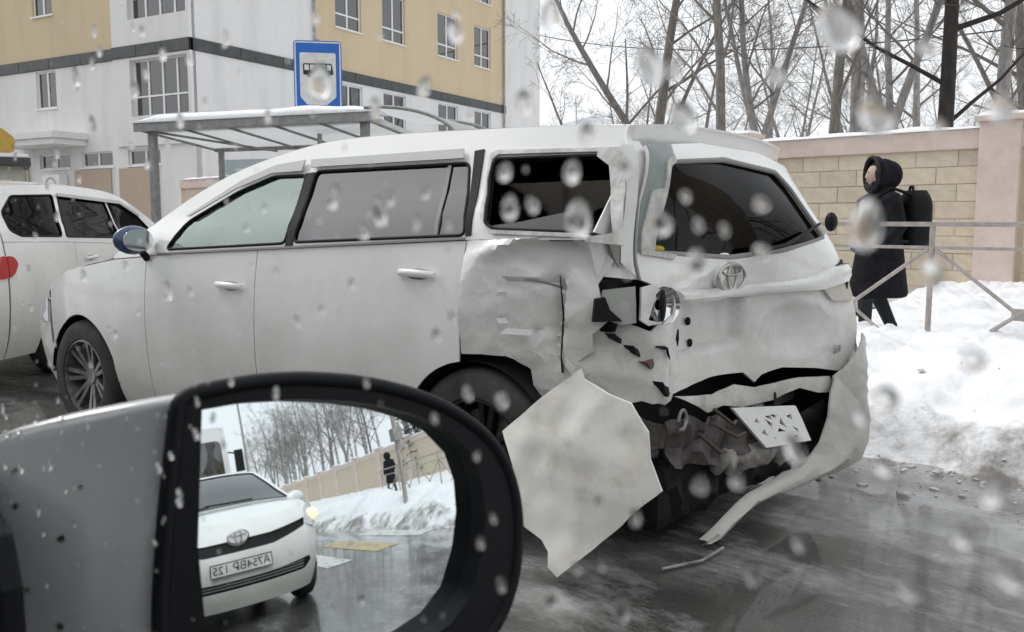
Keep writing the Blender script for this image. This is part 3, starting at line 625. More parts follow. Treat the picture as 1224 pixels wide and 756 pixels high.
TM = {
 'fork': tree_meshes(3, 11, .17, BARK[0], (2.6, [(-.62, .1, .9, .62), (.08, .0, 1.0, .85), (.5, .2, .7, .4)]), first=.12, dens=1.15),
 'slim': tree_meshes(8, 12, .125, BARK[0], None, (-.10, 0), first=.25, dens=1.15),
 'pale': tree_meshes(12, 13, .19, BARK[1], None, (.02, 0), first=.26, dens=.9, straight=.8),
 'vase': tree_meshes(21, 11, .15, BARK[1], (2.9, [(-.35, .1, 1, .6), (.30, -.1, 1, .6), (.05, .3, .9, .5)]), first=.15, dens=1.1),
 'dark': tree_meshes(30, 14, .165, BARK[2], None, (0, 0), first=.14, dens=.8, spread=1.2, straight=1.0),
 'birch': tree_meshes(55, 11, .12, mat('birch bark', (.48, .47, .45), .8, col2=(.10, .095, .09), scale=5, mixlo=.5, mixhi=.62, stretch=(.4, .4, 2.2)), None, (.03, 0), first=.25, dens=1.0, spread=.75),
 'bush': tree_meshes(41, 6.5, .12, BARK[0], (1.0, [(-.7, .2, 1, .6), (.5, .3, .9, .6), (-.1, -.4, 1, .7), (.2, .5, .8, .5)]), first=.1, dens=.9, spread=1.1),
}
def tree(kind, px, d, s, rz, lab, group='bare trees behind the boundary wall', z=0, loc=None):
    t = empty('bare_tree', loc or ((px - 612) / 1060 * d, d, z), R(rz), lab, 'tree', group); t.scale = (s, s, s)
    link('trunk', TM[kind][0], t); link('crown', TM[kind][1], t); return t
for a in [
 ('bush', 742, 25, .95, 20, 'low crooked bare tree nearest the apartment block'),
 ('fork', 784, 22, 1.0, 0, 'bare tree forking low into two grey trunks, above the wreck roof'),
 ('slim', 874, 19, 1.0, 10, 'slender dark bare tree leaning left, right of the forked tree'),
 ('vase', 902, 21, .95, 50, 'bare tree just right of the slender leaning tree'),
 ('slim', 972, 18.5, 1.05, 170, 'bare tree with thin grey trunk above the wall, left of the thick pale trunk'),
 ('pale', 1018, 20, 1.0, 0, 'bare tree with thick pale grey trunk above the wall'),
 ('vase', 1058, 18, 1.0, 0, 'bare tree with trunks spreading like a vase, left of the black trunk'),
 ('dark', 1119, 17, 1.0, 0, 'tall straight black trunked bare tree above the wall'),
 ('pale', 1184, 18, .9, 120, 'pale bare tree directly behind the wall pillar'),
 ('fork', 1216, 21, 1.05, 140, 'bare tree at the right edge of the picture')]: tree(*a)
RT = random.Random(5); kinds = ['fork', 'slim', 'pale', 'vase', 'bush']
for i in range(11):
    px = 830 + i * 38 + RT.uniform(-12, 12); tree(kinds[i % 5], px, RT.uniform(30, 52), RT.uniform(.75, 1.0), RT.uniform(0, 360), 'grey bare tree in the thicket far behind the boundary wall', 'bare trees in the far thicket')
for i in range(9): tree(kinds[i % 5], 0, 0, RT.uniform(.85, 1.1), RT.uniform(0, 360), 'unseen bare tree added across the road to be reflected', 'unseen bare trees added for reflections', loc=RW(-14 + i * 4.2, -15 + RT.uniform(-2, 2), 0))  # unseen tree row, added for reflections in the cars and wet road
def interp(pts,x):
    if x<=pts[0][0]: return pts[0][1]
    for (a,b),(c,d) in zip(pts,pts[1:]):
        if x<=c: return b+(d-b)*(x-a)/(c-a)
    return pts[-1][1]
def sinterp(pts,x):   # smooth (Catmull-Rom style) interpolation
    n=len(pts)
    if x<=pts[0][0]: return pts[0][1]
    if x>=pts[-1][0]: return pts[-1][1]
    for i in range(n-1):
        if x<=pts[i+1][0]: break
    x0,y0=pts[i];x1,y1=pts[i+1];h=x1-x0
    def sl(k):
        if k<=0: return (pts[1][1]-pts[0][1])/(pts[1][0]-pts[0][0])
        if k>=n-1: return (pts[-1][1]-pts[-2][1])/(pts[-1][0]-pts[-2][0])
        return (pts[k+1][1]-pts[k-1][1])/(pts[k+1][0]-pts[k-1][0])
    t=(x-x0)/h;m0=sl(i)*h;m1=sl(i+1)*h
    return (2*t**3-3*t*t+1)*y0+(t**3-2*t*t+t)*m0+(-2*t**3+3*t*t)*y1+(t**3-t*t)*m1
class Body:
    def __init__(s,w,belt,top,cant,plan,tum=.5):
        s.w=w;s.belt=belt;s.tp=top;s.cant=cant;s.plan=plan;s.tum=tum
    def Y(s,x,z):
        b=s.w*sinterp(s.plan,x);zb=interp(s.belt,x)
        zz=min(z,zb)
        y=b-.06*((zz-.68)/.5)**2-.5*max(0,.40-zz)**2
        if z>zb: y-=(z-zb)*s.tum*min(1,.35+(z-zb)*4)
        return y
    def side(s,sg,x,z,off=0):
        y=s.Y(x,z)
        if off:
            e=.01;dx=(s.Y(x+e,z)-s.Y(x-e,z))/(2*e);dz=(s.Y(x,z+e)-s.Y(x,z-e))/(2*e)
            l=math.sqrt(1+dx*dx+dz*dz);x-=dx*off/l;z-=dz*off/l;y+=off/l
        return (x,sg*y,z)
    def top(s,x,t,off=0):
        def P(x,t):
            zc=sinterp(s.cant,x);zt=sinterp(s.tp,x);wc=s.Y(x,zc)
            return (x,wc*t,zc+(zt-zc)*(1-abs(t)**2.4))
        p=P(x,t)
        if off:
            e=.01;a=P(x+e,t);b=P(x-e,t);c=P(x,t+e);d=P(x,t-e)
            A=[a[i]-b[i] for i in range(3)];B=[c[i]-d[i] for i in range(3)]
            n=[A[1]*B[2]-A[2]*B[1],A[2]*B[0]-A[0]*B[2],A[0]*B[1]-A[1]*B[0]]
            l=math.sqrt(sum(v*v for v in n)) or 1
            if n[2]<0: l=-l
            p=tuple(p[i]+off*n[i]/l for i in range(3))
        return p
# ------------------------------------------------------------------ cars
def fold(a, b, seed, fr=4.0):
    """sharp pressed folds, about -1..1"""
    s = 0
    for k, (an, w_) in enumerate(((.4, 1), (1.5, .8), (2.4, .6), (.95, .5))):
        f = fr * (1 + .45 * k); ph = seed * 1.7 + k * 2.3
        t = (a * math.cos(an + seed) + b * math.sin(an + seed)) * f + ph + .9 * nz(a * 2.2 + seed, b * 2.2, k)
        s += w_ * (abs((t % 2) - 1) - .5)
    return s / 1.3
def wheel(root, x, y, r, sg, spokes=7, alloy=None):
    M = Matrix.Translation((x, y, r)) @ Matrix.Rotation(R(-90 * sg), 4, 'X'); wd = .10
    ty = MB().lathe([(r * .66, -wd), (r * .88, -wd * 1.02), (r * .97, -wd * .8), (r, -wd * .4), (r, wd * .4), (r * .97, wd * .8), (r * .88, wd * 1.02), (r * .66, wd), (r * .64, 0)], 40, M, True).build('wheel', RUBBER, root, 40)
    rm = MB(); rm.lathe([(r * .665, -wd), (r * .67, wd * .92), (r * .62, wd * .98), (r * .60, wd * .5), (r * .58, -wd)], 36, M, True)
    rm.lathe([(0, wd * .55), (r * .13, wd * .6), (r * .15, wd * .45), (r * .15, -wd * .1), (0, -wd * .1)], 20, M)
    for k in range(spokes):
        A = M @ Matrix.Rotation(2 * math.pi * k / spokes, 4, 'Z')
        for d in (-.018, .018): rm.add([A @ Vector(v) for v in [(r * .1, d * .4 - .010, wd * .5), (r * .1, d * .4 + .010, wd * .5), (r * .62, d - .013 + d * .6, wd * .85), (r * .62, d + .013 + d * .6, wd * .85), (r * .1, d * .4 - .010, wd * .1), (r * .1, d * .4 + .010, wd * .1), (r * .62, d - .013 + d * .6, wd * .5), (r * .62, d + .013 + d * .6, wd * .5)]], [(0, 1, 3, 2), (4, 6, 7, 5), (0, 4, 5, 1), (2, 3, 7, 6), (0, 2, 6, 4), (1, 5, 7, 3)])
    rm.build('rim', alloy or ALLOY, ty, 40)
    MB().lathe([(0, wd * .05), (r * .5, wd * .05), (r * .5, -wd * .1), (0, -wd * .1)], 24, M).build('brake_disc', BARE, ty)
def gasket(loop, f, root, r=.007, m=None, off=.0):
    L = resample(loop, .05); MB().tube([f(a, b, off) for a, b in L] + [f(L[0][0], L[0][1], off)], r, 6, cap=False).build('window_seal', m or BLACK, root, 180)
def arch_bottom(S, x):
    z = S['zs']
    for cx in (0, S['wb']):
        d = abs(x - cx)
        if d < S['ra']: z = max(z, S['rw'] + math.sqrt(S['ra'] ** 2 - d * d))
    return z
def strip(S, x0, x1, top, st=.03, gap=.003):
    x0 += gap; x1 -= gap; n = max(2, int((x1 - x0) / st)); xs = [x0 + (x1 - x0) * i / n for i in range(n + 1)]
    lo = []
    for i, x in enumerate(xs): lo.append((x, arch_bottom(S, x)))
    return lo + [(x, top(x)) for x in reversed(xs)]
def handle(root, B, sg, x, z, L=.19):
    f = lambda t, dz, o: Vector(B.side(sg, x + t, z + dz, o))
    h = MB(); rr = []
    for i in range(9):
        t = -1 + 2 * i / 8; c = f(t * L / 2, .012 * t * .3, .012 + .028 * (1 - abs(t) ** 3)); rr.append([c + Vector((0, sg * .010 * math.sin(a), .014 * math.cos(a))) for a in [2 * math.pi * j / 8 for j in range(8)]])
    h.loft(rr).build('door_handle', PAINT, root, 60)
    MB().ell(f(0, 0, .001), (L * .36, .008, .022), 12, 7).build('handle_recess', GREYP, root, 60)
GREYP = mat('shadow grey plastic', (.25, .25, .245), .6)
def side_mirror(root, B, sg, x, z, m, s=1):
    c = Vector(B.side(sg, x, z, .13 * s)); d = MB()
    rings = []
    for i in range(9):
        t = i / 8; k = math.sin(math.pi * (.12 + .76 * t)) ** .6
        rings.append([c + Vector((.09 * s * (t - .5), sg * .125 * s * k * math.cos(a), .085 * s * k * math.sin(a))) for a in [2 * math.pi * j / 16 for j in range(16)]])
    mo = d.loft(rings).build('side_mirror', m, root, 50)
    MB().tube([Vector(B.side(sg, x + .03, z - .06, 0)), c + Vector((.02, -sg * .04, -.04))], .022 * s, 8).build('mirror_arm', BLACK, mo)
    MB().loft([[c + Vector((-.047 * s + .002 * q, sg * .10 * s * math.cos(a) * .95, .068 * s * math.sin(a) * .95)) for a in [2 * math.pi * j / 16 for j in range(16)]] for q in (0, -3)]).build('mirror_glass', CHROME, mo)
def fascia(B, xe, prof, sgn=1):
    """wrap-round end of the body: a = -.8 .. .8 across, b = height"""
    def P(q, z):
        th = max(-1, min(1, q / .8)) * math.pi / 2; Y = B.Y(xe, z); X = sinterp(prof, z)
        return (xe + (X - xe) * max(0, math.cos(th)) ** .62, Y * math.copysign(abs(math.sin(th)) ** .86, th), z)
    def f(q, z, off=0):
        p = P(q, z)
        if off:
            e = .012; a = Vector(P(min(q + e, .8), z)) - Vector(P(max(q - e, -.8), z)); b = Vector(P(q, z + e)) - Vector(P(q, z - e)); n = a.cross(b)
            if n.length > 1e-9:
                n.normalize()
                if n.x * sgn < -.2 or (abs(n.x) <= .2 and n.y * p[1] < 0): n = -n
                p = tuple(Vector(p) + n * off)
        return p
    return f
def seats(root, xs, w_=.24, z0=.45, h=.62):
    for x in xs:
        for y in (-.36, .36):
            s = MB(); s.box(x - .05, x + .45, y - w_, y + w_, z0 - .1, z0 + .08); s.add([Vector(v) for v in [(x - .05, y - w_, z0), (x - .05, y + w_, z0), (x + .1, y - w_, z0), (x + .1, y + w_, z0), (x - .22, y - w_ * .85, z0 + h), (x - .22, y + w_ * .85, z0 + h), (x - .12, y - w_ * .85, z0 + h), (x - .12, y + w_ * .85, z0 + h)]], [(0, 1, 3, 2), (4, 6, 7, 5), (0, 4, 5, 1), (2, 3, 7, 6), (0, 2, 6, 4), (1, 5, 7, 3)])
            st = s.build('seat', INTER, root, 60, bevel=.03)
            MB().ell((x - .19, y, z0 + h + .10), (.05, .12, .085)).build('headrest', INTER, st, 60)
def build_sides(root, B, S, paint, sides=(1, -1), noquarter=()):
    xd = S['xd']; bt = lambda x: interp(B.belt, x)
    for sg in sides:
        f = lambda a, b, o=0: B.side(sg, a, b, o)
        ftop = lambda x: min(sinterp(B.cant, x), bt(x)) - .002
        panel('front_fender', strip(S, xd[0], S['xe'], ftop), f, paint, root)
        d1 = panel('front_door', strip(S, xd[1], xd[0], bt), f, paint, root); handle(d1, B, sg, xd[1] + .17, bt(xd[1]) - .165)
        d2 = panel('rear_door', strip(S, xd[2], xd[1], bt), f, paint, root); handle(d2, B, sg, xd[2] + .22, bt(xd[2]) - .13)
        if sg not in noquarter: panel('quarter_panel', strip(S, S['xq'], xd[2], bt), f, paint, root)
        n = 40; xa = S['xA']; xs = [S['xq'] + .003 + (xa - S['xq']) * i / n for i in range(n + 1)]
        fr = [(x, bt(x) + .003) for x in xs] + [(x, max(bt(x) + .004, sinterp(B.cant, x) - .002)) for x in reversed(xs)]
        wins = [rounded(w_[1], .03) for w_ in S['wins']]
        panel('window_frame', fr, f, S.get('framemat', paint), root, wins, step=.05)
        panel('inner_trim', fr, f, INTER, root, wins, step=.1, off=-.02)
        for (nm, _, gm), lp in zip(S['wins'], wins):
            if gm: panel(nm, lp, f, gm, root, step=.09, th=.004, off=-.006)
            gasket(lp, f, root)
        # dark door cards inside, sill and wheel housings
        dc = strip(S, xd[2] + .1, xd[0], bt); panel('door_card', dc, f, INTER, root, step=.12, off=-.04)
        for cx in (0, S['wb']):
            wh = MB(); n = 20; ra = S['ra'] - .004; rr = [[(cx + ra * math.cos(a), sg * y, S['rw'] + ra * math.sin(a)) for y in (B.w - .03, .45)] for a in [math.pi * j / n for j in range(n + 1)]]
            wh.add([p for r_ in rr for p in r_], [(2 * i, 2 * i + 1, 2 * i + 3, 2 * i + 2) for i in range(n)]); wh.add([(cx + ra * math.cos(a), sg * .45, S['rw'] + ra * math.sin(a)) for a in [math.pi * j / n for j in range(n + 1)]], [tuple(range(n + 1))]); wh.build('wheel_housing', BLACK, root)
            wheel(root, cx, sg * (B.w - .12), S['rw'], sg, alloy=S.get('alloy', {}).get(cx))
    m = MB(); m.box(S['xq'] + .25, S['xe'] + .1, -.62, .62, .17, .36); m.build('underbody', BLACK, root)
def build_top(root, B, S, paint, roof_x0):
    f = lambda a, q, o=0: B.top(a, q / .7, o); x1, x2, xn = S['wtop'], S['cowl'], S['nose']
    ws = rounded([(x1, -.62), (x2, -.655), (x2, .655), (x1, .62)], .05)
    panel('roof', S.get('roofedge') and S['roofedge'] + [(x2 + .03, .7), (x2 + .03, -.7)] or [(roof_x0, -.7), (x2 + .03, -.7), (x2 + .03, .7), (roof_x0, .7)], f, paint, root, [ws], step=.07)
    panel('headliner', [(roof_x0 + .05, -.66), (x1, -.66), (x1, .66), (roof_x0 + .05, .66)], f, INTER, root, step=.15, off=-.03)
    panel('windshield', ws, f, LIGHTGL, root, step=.1, th=.004, off=-.004); gasket(ws, f, root, .008)
    panel('hood', [(x2 + .04, -.685), (xn, -.685), (xn, .685), (x2 + .04, .685)], f, paint, root, step=.08)
    c = Vector(B.top(x2 + .02, 0, .02))
    for y in (.1, -.35): MB().tube([Vector(B.top(x2 + .0, y / .8, .025)), Vector(B.top(x2 - .02, (y + .5) / .85, .03))], .010, 6).build('wiper', BLACK, root)
    MB().box(x2 - .35, x2 + .1, -.68, .68, .55, sinterp(B.cant, x2) - .10).build('dashboard', INTER, root, bevel=.05)
    seats(root, (S['wb'] - 1.55, .35))
    MB().lathe([(.17, -.012), (.19, -.012), (.19, .012), (.17, .012)], 28, Matrix.Translation((x2 - .45, -.36, sinterp(B.cant, x2) - .12)) @ Matrix.Rotation(R(65), 4, 'Y'), True).build('steering_wheel', BLACK, root)

# ---------------- the crushed white wagon
WRECK = Body(.885, [(-.9, 1.13), (0, 1.122), (1.0, 1.074), (1.96, 1.023), (2.4, .99), (3.7, .80)],
  [(-.6, 1.548), (-.3, 1.572), (.3, 1.59), (.8, 1.59), (1.15, 1.575), (1.4, 1.53), (1.8, 1.39), (2.07, 1.265), (2.3, 1.13), (2.42, 1.05), (2.7, .995), (3.1, .90), (3.4, .78), (3.62, .62)],
  [(-.6, 1.518), (-.3, 1.538), (.08, 1.548), (.74, 1.556), (1.116, 1.535), (1.54, 1.45), (1.83, 1.345), (2.07, 1.22), (2.3, 1.08), (2.42, 1.005), (2.75, .95), (3.1, .86), (3.4, .74), (3.62, .58)],
  [(-.95, .86), (-.6, .93), (-.2, .99), (.4, 1.0), (2.2, 1.0), (2.75, .985), (3.1, .93), (3.4, .82), (3.62, .62)])
WS = dict(alloy={0: BLACK}, zs=.20, wb=2.76, ra=.352, rw=.325, xd=[2.10, 1.24, .055], xe=3.2, xq=-.60, xA=2.40, wtop=1.22, cowl=2.36, nose=3.42,
  wins=[('front_window', [(1.94, 1.05), (1.06, 1.095), (1.09, 1.395), (1.32, 1.395), (1.55, 1.325), (1.85, 1.19)], GREENGL),
        ('rear_window', [(1.01, 1.10), (1.035, 1.41), (.155, 1.415), (.065, 1.14)], DARKGL),
        ('quarter_window', [(.037, 1.427), (-.42, 1.423), (-.475, 1.38), (-.549, 1.13), (-.432, 1.155), (-.06, 1.164), (-.02, 1.182), (.036, 1.363)], None)])
wr = empty('wrecked_car', (.366, 3.945, 0), math.atan2(.584, -.811), 'crashed white wagon with its rear end crushed and bumper torn off', 'car')
def W(x, y, z): return wr.matrix_basis @ Vector((x, y, z))
ZLV = [.2, .5, .7, .95, 1.08, 1.41, 1.54]; YLV = [-.875, -.8, -.6, 0, .6, .8]
XT = [[-.88, -.95, -.87, -.70, -.60, -.42], [-.88, -.96, -.87, -.66, -.62, -.42], [-.82, -.93, -.87, -.60, -.60, -.40], [-.76, -.86, -.85, -.61, -.58, -.42], [-.70, -.80, -.81, -.64, -.545, -.46], [-.5, -.58, -.63, -.62, -.57, -.47], [-.45, -.52, -.565, -.54, -.48, -.42]]
def XR(y, z): return sinterp(list(zip(ZLV, [sinterp(list(zip(YLV, r_)), y) for r_ in XT])), z)
def rear0(y, z, o=0):
    p = Vector((XR(y, z), y, z))
    if o:
        e = .03; a = Vector((XR(y + e, z) - XR(y - e, z), 2 * e, 0)); b = Vector((XR(y, z + e) - XR(y, z - e), 0, 2 * e)); n = b.cross(a).normalized()
        if n.x > 0: n = -n
        p += n * o
    return p
WS['roofedge'] = [(XR(.62 * t, 1.52) - .035, .7 * t) for t in [-1 + i / 10 for i in range(21)]]
build_sides(wr, WRECK, dict(WS, xq=-.515), PAINT, (1,), noquarter=(1,)); build_sides(wr, WRECK, WS, PAINT, (-1,)); build_top(wr, WRECK, WS, PAINT, -.53)
ff = fascia(WRECK, 3.2, [(.15, 3.52), (.35, 3.62), (.5, 3.66), (.65, 3.6), (.8, 3.45)])
panel('front_bumper', [(-.795, .18), (.795, .18), (.795, .72), (-.795, .72)], ff, PAINT, wr, step=.08)
for sg in (1, -1):
    panel('headlamp', [(sg * .79, .60), (sg * .5, .63), (sg * .45, .71), (sg * .79, .74)], ff, CLEARL, wr, step=.06, off=.004)
    side_mirror(wr, WRECK, sg, 2.06, 1.06, mat('dark blue grey mirror shell', (.03, .06, .13), .3, coat=.6) if sg > 0 else PAINT, .85)
# smoked window visors, window divider, trim on the near side
VIS = mat('grey smoked visor', (.42, .42, .42), .25, coat=.5); S1 = lambda a, b, o=0: WRECK.side(1, a, b, o)
panel('window_visor', [(1.07, 1.455), (.19, 1.463), (.175, 1.425), (1.055, 1.42)], S1, VIS, wr, off=.022, th=.006)
panel('window_visor', [(1.86, 1.205), (1.52, 1.375), (1.30, 1.44), (1.11, 1.455), (1.11, 1.405), (1.31, 1.402), (1.54, 1.335), (1.83, 1.205)], S1, VIS, wr, off=.022, th=.006)
panel('window_divider', [(.262, 1.41), (.245, 1.41), (.20, 1.13), (.217, 1.13)], S1, GREYP, wr, off=.002, th=.004)
panel('pillar_cover', [(.145, 1.46), (.10, 1.465), (.035, 1.14), (.06, 1.135)], S1, BLACK, wr, off=.006, th=.006)
panel('pillar_cover', [(1.095, 1.40), (1.04, 1.405), (1.01, 1.085), (1.055, 1.08)], S1, BLACK, wr, off=.006, th=.006)
panel('belt_trim', [(2.0, 1.022), (.06, 1.123), (.06, 1.132), (2.0, 1.031)], S1, GREYP, wr, off=.008, th=.006)
# crushed quarter panel of the near side
def ridge(z): return interp([(.55, .12), (.69, .092), (.93, .023), (1.05, -.022), (1.10, -.108), (1.14, -.25)], z)
def quarter(x, z, o=0):
    p = list(WRECK.side(1, x, z, o)); d = max(0, ridge(z) - x)
    p[1] -= .24 * min(d, .22) + .10 * max(0, d - .22); p[1] += .022 * math.exp(-((x - ridge(z) - .02) / .07) ** 2) * sm(.7, .85, z)
    k = sm(.0, .12, d)
    p[1] += k * (.016 * fold(x, z, 1.3, 4) + .005 * fold(x, z, 2.9, 11)); p[0] += k * .010 * fold(x, z, 4.1, 5)
    if -.33 < x < -.10 and .80 < z < .99: p[1] -= .022       # pushed-in flat
    p[1] -= .05 * max(0, 1 - abs(x + .30) / .05) * sm(.6, .75, z) * (1 - sm(.95, 1.05, z))
    return tuple(p)
qp = ragged([(.052, 1.12), (-.26, 1.135), (-.432, 1.12), (-.50, 1.06), (-.455, .975), (-.47, .91), (-.50, .855), (-.44, .80), (-.45, .74), (-.40, .70), (-.437, .664), (-.36, .60), (-.30, .64), (-.246, .60), (-.23, .66), (-.191, .669), (-.116, .702), (.0, .705), (.052, .70)], .006, .03, 5)
panel('crushed_quarter_panel', qp, quarter, PAINT_D, wr, step=.022, smooth=38, th=.006)
# rear of the car, pushed in at the near side
def rearc(y, z, o=0, amt=1.0):
    p = rear0(y, z, o); k = sm(1.02, .86, z) if z < 1.02 else 0
    k = (1 - sm(.86, 1.02, z)) * amt
    p.x += k * (.016 * fold(y, z, 2.2, 2.4) + .004 * fold(y, z, .7, 7)) - .01 * sm(.9, 1.0, z)
    p.x += .05 * max(0, 1 - abs(z - .66 - .25 * (y + .1)) / .09) * sm(.0, -.2, -y) if False else 0
    p.x += .035 * sm(-.125, -.085, y) * (1 - sm(.39, .43, y)) * sm(.675, .70, z) * (1 - sm(.90, .915, z))
    d = math.hypot((y + .42) / .22, (z - .72) / .13)
    if d < 1: p.x += .05 * (1 - d * d)
    p.z += k * .006 * fold(y, z, 3.3, 3); return tuple(p)
hatch = [(.612, 1.455), (.186, 1.49), (-.345, 1.482), (-.66, 1.435), (-.76, 1.09), (-.80, 1.0), (-.81, .90), (-.76, .68), (-.68, .515), (-.50, .545), (-.328, .565), (-.20, .545), (-.151, .52), (-.087, .57), (.2, .575), (.504, .571), (.60, .66), (.58, .72), (.633, .795), (.52, .86), (.549, .953), (.637, .987), (.635, 1.089), (.649, 1.264)]
gl = rounded([(.478, 1.405), (.047, 1.432), (-.47, 1.405), (-.575, 1.335), (-.67, 1.115), (-.295, 1.062), (.015, 1.045), (.57, 1.08), (.56, 1.147), (.53, 1.295)], .03)
hp = panel('tailgate', hatch, rearc, PAINT_T, wr, [gl], step=.025, smooth=45, th=.01)
panel('rear_windscreen', gl, rear0, BLACKGL, wr, step=.08, off=-.012, th=.004); gasket(gl, rear0, wr, .012, GREYP, .0)
RIMP = mat('torn white window surround', (.66, .66, .63), .5, col2=(.4, .4, .38), scale=20)
panel('torn_window_surround', [(.60, 1.30), (.535, 1.31), (.52, 1.40), (.47, 1.425), (.465, 1.40), (.50, 1.385), (.515, 1.29), (.545, 1.15), (.55, 1.085), (.42, 1.068), (.44, 1.05), (.62, 1.075), (.625, 1.16)], rear0, RIMP, wr, step=.03, off=.02, th=.012)
def lipz(y): t = max(-1, min(1, y / .62)); return WRECK.top(XR(y, 1.52) - .035, t)[2]
yl = [.615 - 1.235 * i / 16 for i in range(17)]
panel('spoiler_lip', [(y, lipz(y) + .002) for y in yl] + [(y, lipz(y) - .075 - .02 * (1 - (y / .62) ** 2)) for y in reversed(yl)], lambda y, z, o=0: (XR(y, 1.52) - .033 - o + .25 * max(0, lipz(y) - z), y, z), PAINT, wr, step=.04, th=.03)
TEAL = mat('bare primed pillar', (.20, .27, .27), .5, col2=(.34, .36, .35), scale=5)
def dpil(y, z, o=0): p = rear0(y, z, o); return tuple(p)
panel('corner_pillar', [(.58, 1.50), (.635, 1.50), (.665, 1.45), (.80, 1.12), (.76, 1.0), (.60, .99), (.60, 1.09), (.60, 1.264)], dpil, PAINT, wr, step=.05, off=-.016)
panel('tailgate_primer', [(.60, 1.452), (.44, 1.468), (.47, 1.41), (.51, 1.39), (.53, 1.29), (.57, 1.10), (.63, 1.08), (.64, 1.26)], rear0, TEAL, wr, off=.012, th=.01, step=.04)
panel('pillar_strip', [(.66, 1.45), (.70, 1.45), (.695, 1.05), (.65, 1.0), (.648, 1.09)], dpil, PAINT, wr, step=.05, off=.008)
panel('pillar_edge', [(.67, 1.43), (.685, 1.40), (.745, 1.12), (.70, 1.03)], dpil, BARE, wr, step=.05, off=.004)
panel('quarter_window_surround', [(-.40, 1.445), (-.50, 1.445), (-.58, 1.11), (-.44, 1.12), (-.43, 1.135), (-.535, 1.15), (-.455, 1.38), (-.40, 1.415)], S1, RIMP, wr, off=.014, step=.03, th=.01)
panel('quarter_window_surround', [(.06, 1.44), (.03, 1.455), (-.40, 1.445), (-.40, 1.432), (.02, 1.438), (.042, 1.42), (.035, 1.34), (-.015, 1.18), (-.06, 1.158), (-.43, 1.148), (-.43, 1.135), (-.06, 1.145), (-.035, 1.165), (.012, 1.21)], S1, RIMP, wr, off=.012, step=.03, th=.014)
panel('shattered_glass_rest', [(-.02, 1.178), (-.30, 1.155), (-.40, 1.162), (-.36, 1.235), (-.16, 1.195)], S1, mat('crazed glass', (.10, .10, .10), .5), wr, off=-.012, th=.004)
# emblem, garnish, holes, badge
EM = Matrix.Translation(rear0(0, .972, .032)) @ Matrix.Rotation(math.atan2(XR(.1, .955) - XR(-.1, .955), .2) * -1, 4, 'Z') @ Matrix(((0, 0, -1, 0), (1, 0, 0, 0), (0, 1, 0, 0), (0, 0, 0, 1)))
em = MB()
def ering(mb, M, a, b, cy=0, r=.008, n=36): mb.tube([M @ Vector((a * math.cos(2 * math.pi * i / n), cy + b * math.sin(2 * math.pi * i / n), 0)) for i in range(n + 1)], r, 6, cap=False)
def emblem(mb, M, s): ering(mb, M, .090 * s, .054 * s, 0, .007 * s); ering(mb, M, .028 * s, .051 * s, 0, .0055 * s); ering(mb, M, .066 * s, .019 * s, .030 * s, .0055 * s)
emblem(em, EM, 1.0); em.build('emblem', mat('dull chrome', (.45, .46, .42), .3, .9), hp, 60)
MB().ell(rear0(0, .990, -.016), (.034, .12, .085), 18, 10).build('emblem_mount', PAINT_T, wr, 60)
rr = []
for i in range(31):
    y = .46 - 1.18 * i / 30; z = .905 + .020 * abs(y - .1) + .006 * fold(y, 0, 1, 5) + (.035 * sm(-.35, -.7, y) if False else .035 * (1 - sm(-.75, -.35, y))); c = Vector(rear0(y, z, .02)); hh = .022 + .016 * (1 - sm(-.65, -.3, y))
    rr.append([c + Vector((-.028, 0, -hh * .3)), c + Vector((-.018, 0, -hh)), c + Vector((.03, 0, -hh)), c + Vector((.03, 0, hh)), c + Vector((-.01, 0, hh)), c + Vector((-.026, 0, hh * .4))])
MB().loft(rr).build('tailgate_garnish', PAINT_T, hp, 40)
panel('plate_recess_lip', [(.43, .905), (-.12, .885), (-.12, .898), (.43, .92)], rear0, GREYP, wr, off=.03, th=.02)
for y, z in ((.228, .804), (-.092, .791), (.208, .72), (-.10, .696)): MB().ell(rear0(y, z, -.03), (.012, .012, .017), 8, 6).build('bolt_hole', BLACK, hp)
bdg = MB(); bp = rear0(-.60, .61, .03)
for k in range(3): bdg.box(bp.x - .006, bp.x, bp.y - .05 + k * .034, bp.y - .026 + k * .034, bp.z, bp.z + .03 - .008 * k)
bdg.build('badge', CHROME, hp)
panel('right_lamp', rounded([(-.54, .905), (-.80, .965), (-.81, .85), (-.75, .83), (-.60, .838)], .02), rear0, CLEARL, wr, off=.012, th=.02)
panel('right_lamp_slot', [(-.60, .978), (-.70, 1.0), (-.74, 1.012), (-.74, .998), (-.64, .972)], rear0, BLACK, wr, off=.018, th=.01)
panel('right_tailgate_corner', [(-.76, 1.10), (-.80, 1.08), (-.86, .98), (-.872, .80), (-.87, .55), (-.80, .52), (-.76, .60), (-.79, .72), (-.815, .90), (-.80, 1.0)], rear0, PAINT, wr, off=-.006, step=.05)
panel('right_pillar', [(-.67, 1.44), (-.76, 1.40), (-.83, 1.12), (-.80, 1.08), (-.765, 1.09)], rear0, PAINT, wr, off=-.006, step=.05)
wp = MB(); wp.tube([rear0(-.10, 1.065, .03), rear0(-.30, 1.085, .04), rear0(-.60, 1.16, .04)], [.012, .010, .006], 6); wp.build('rear_wiper', BLACK, wr)
MB().ell(rear0(-.745, 1.16, .05), (.03, .035, .045), 8, 6).build('broken_hinge', BLACK, wr)
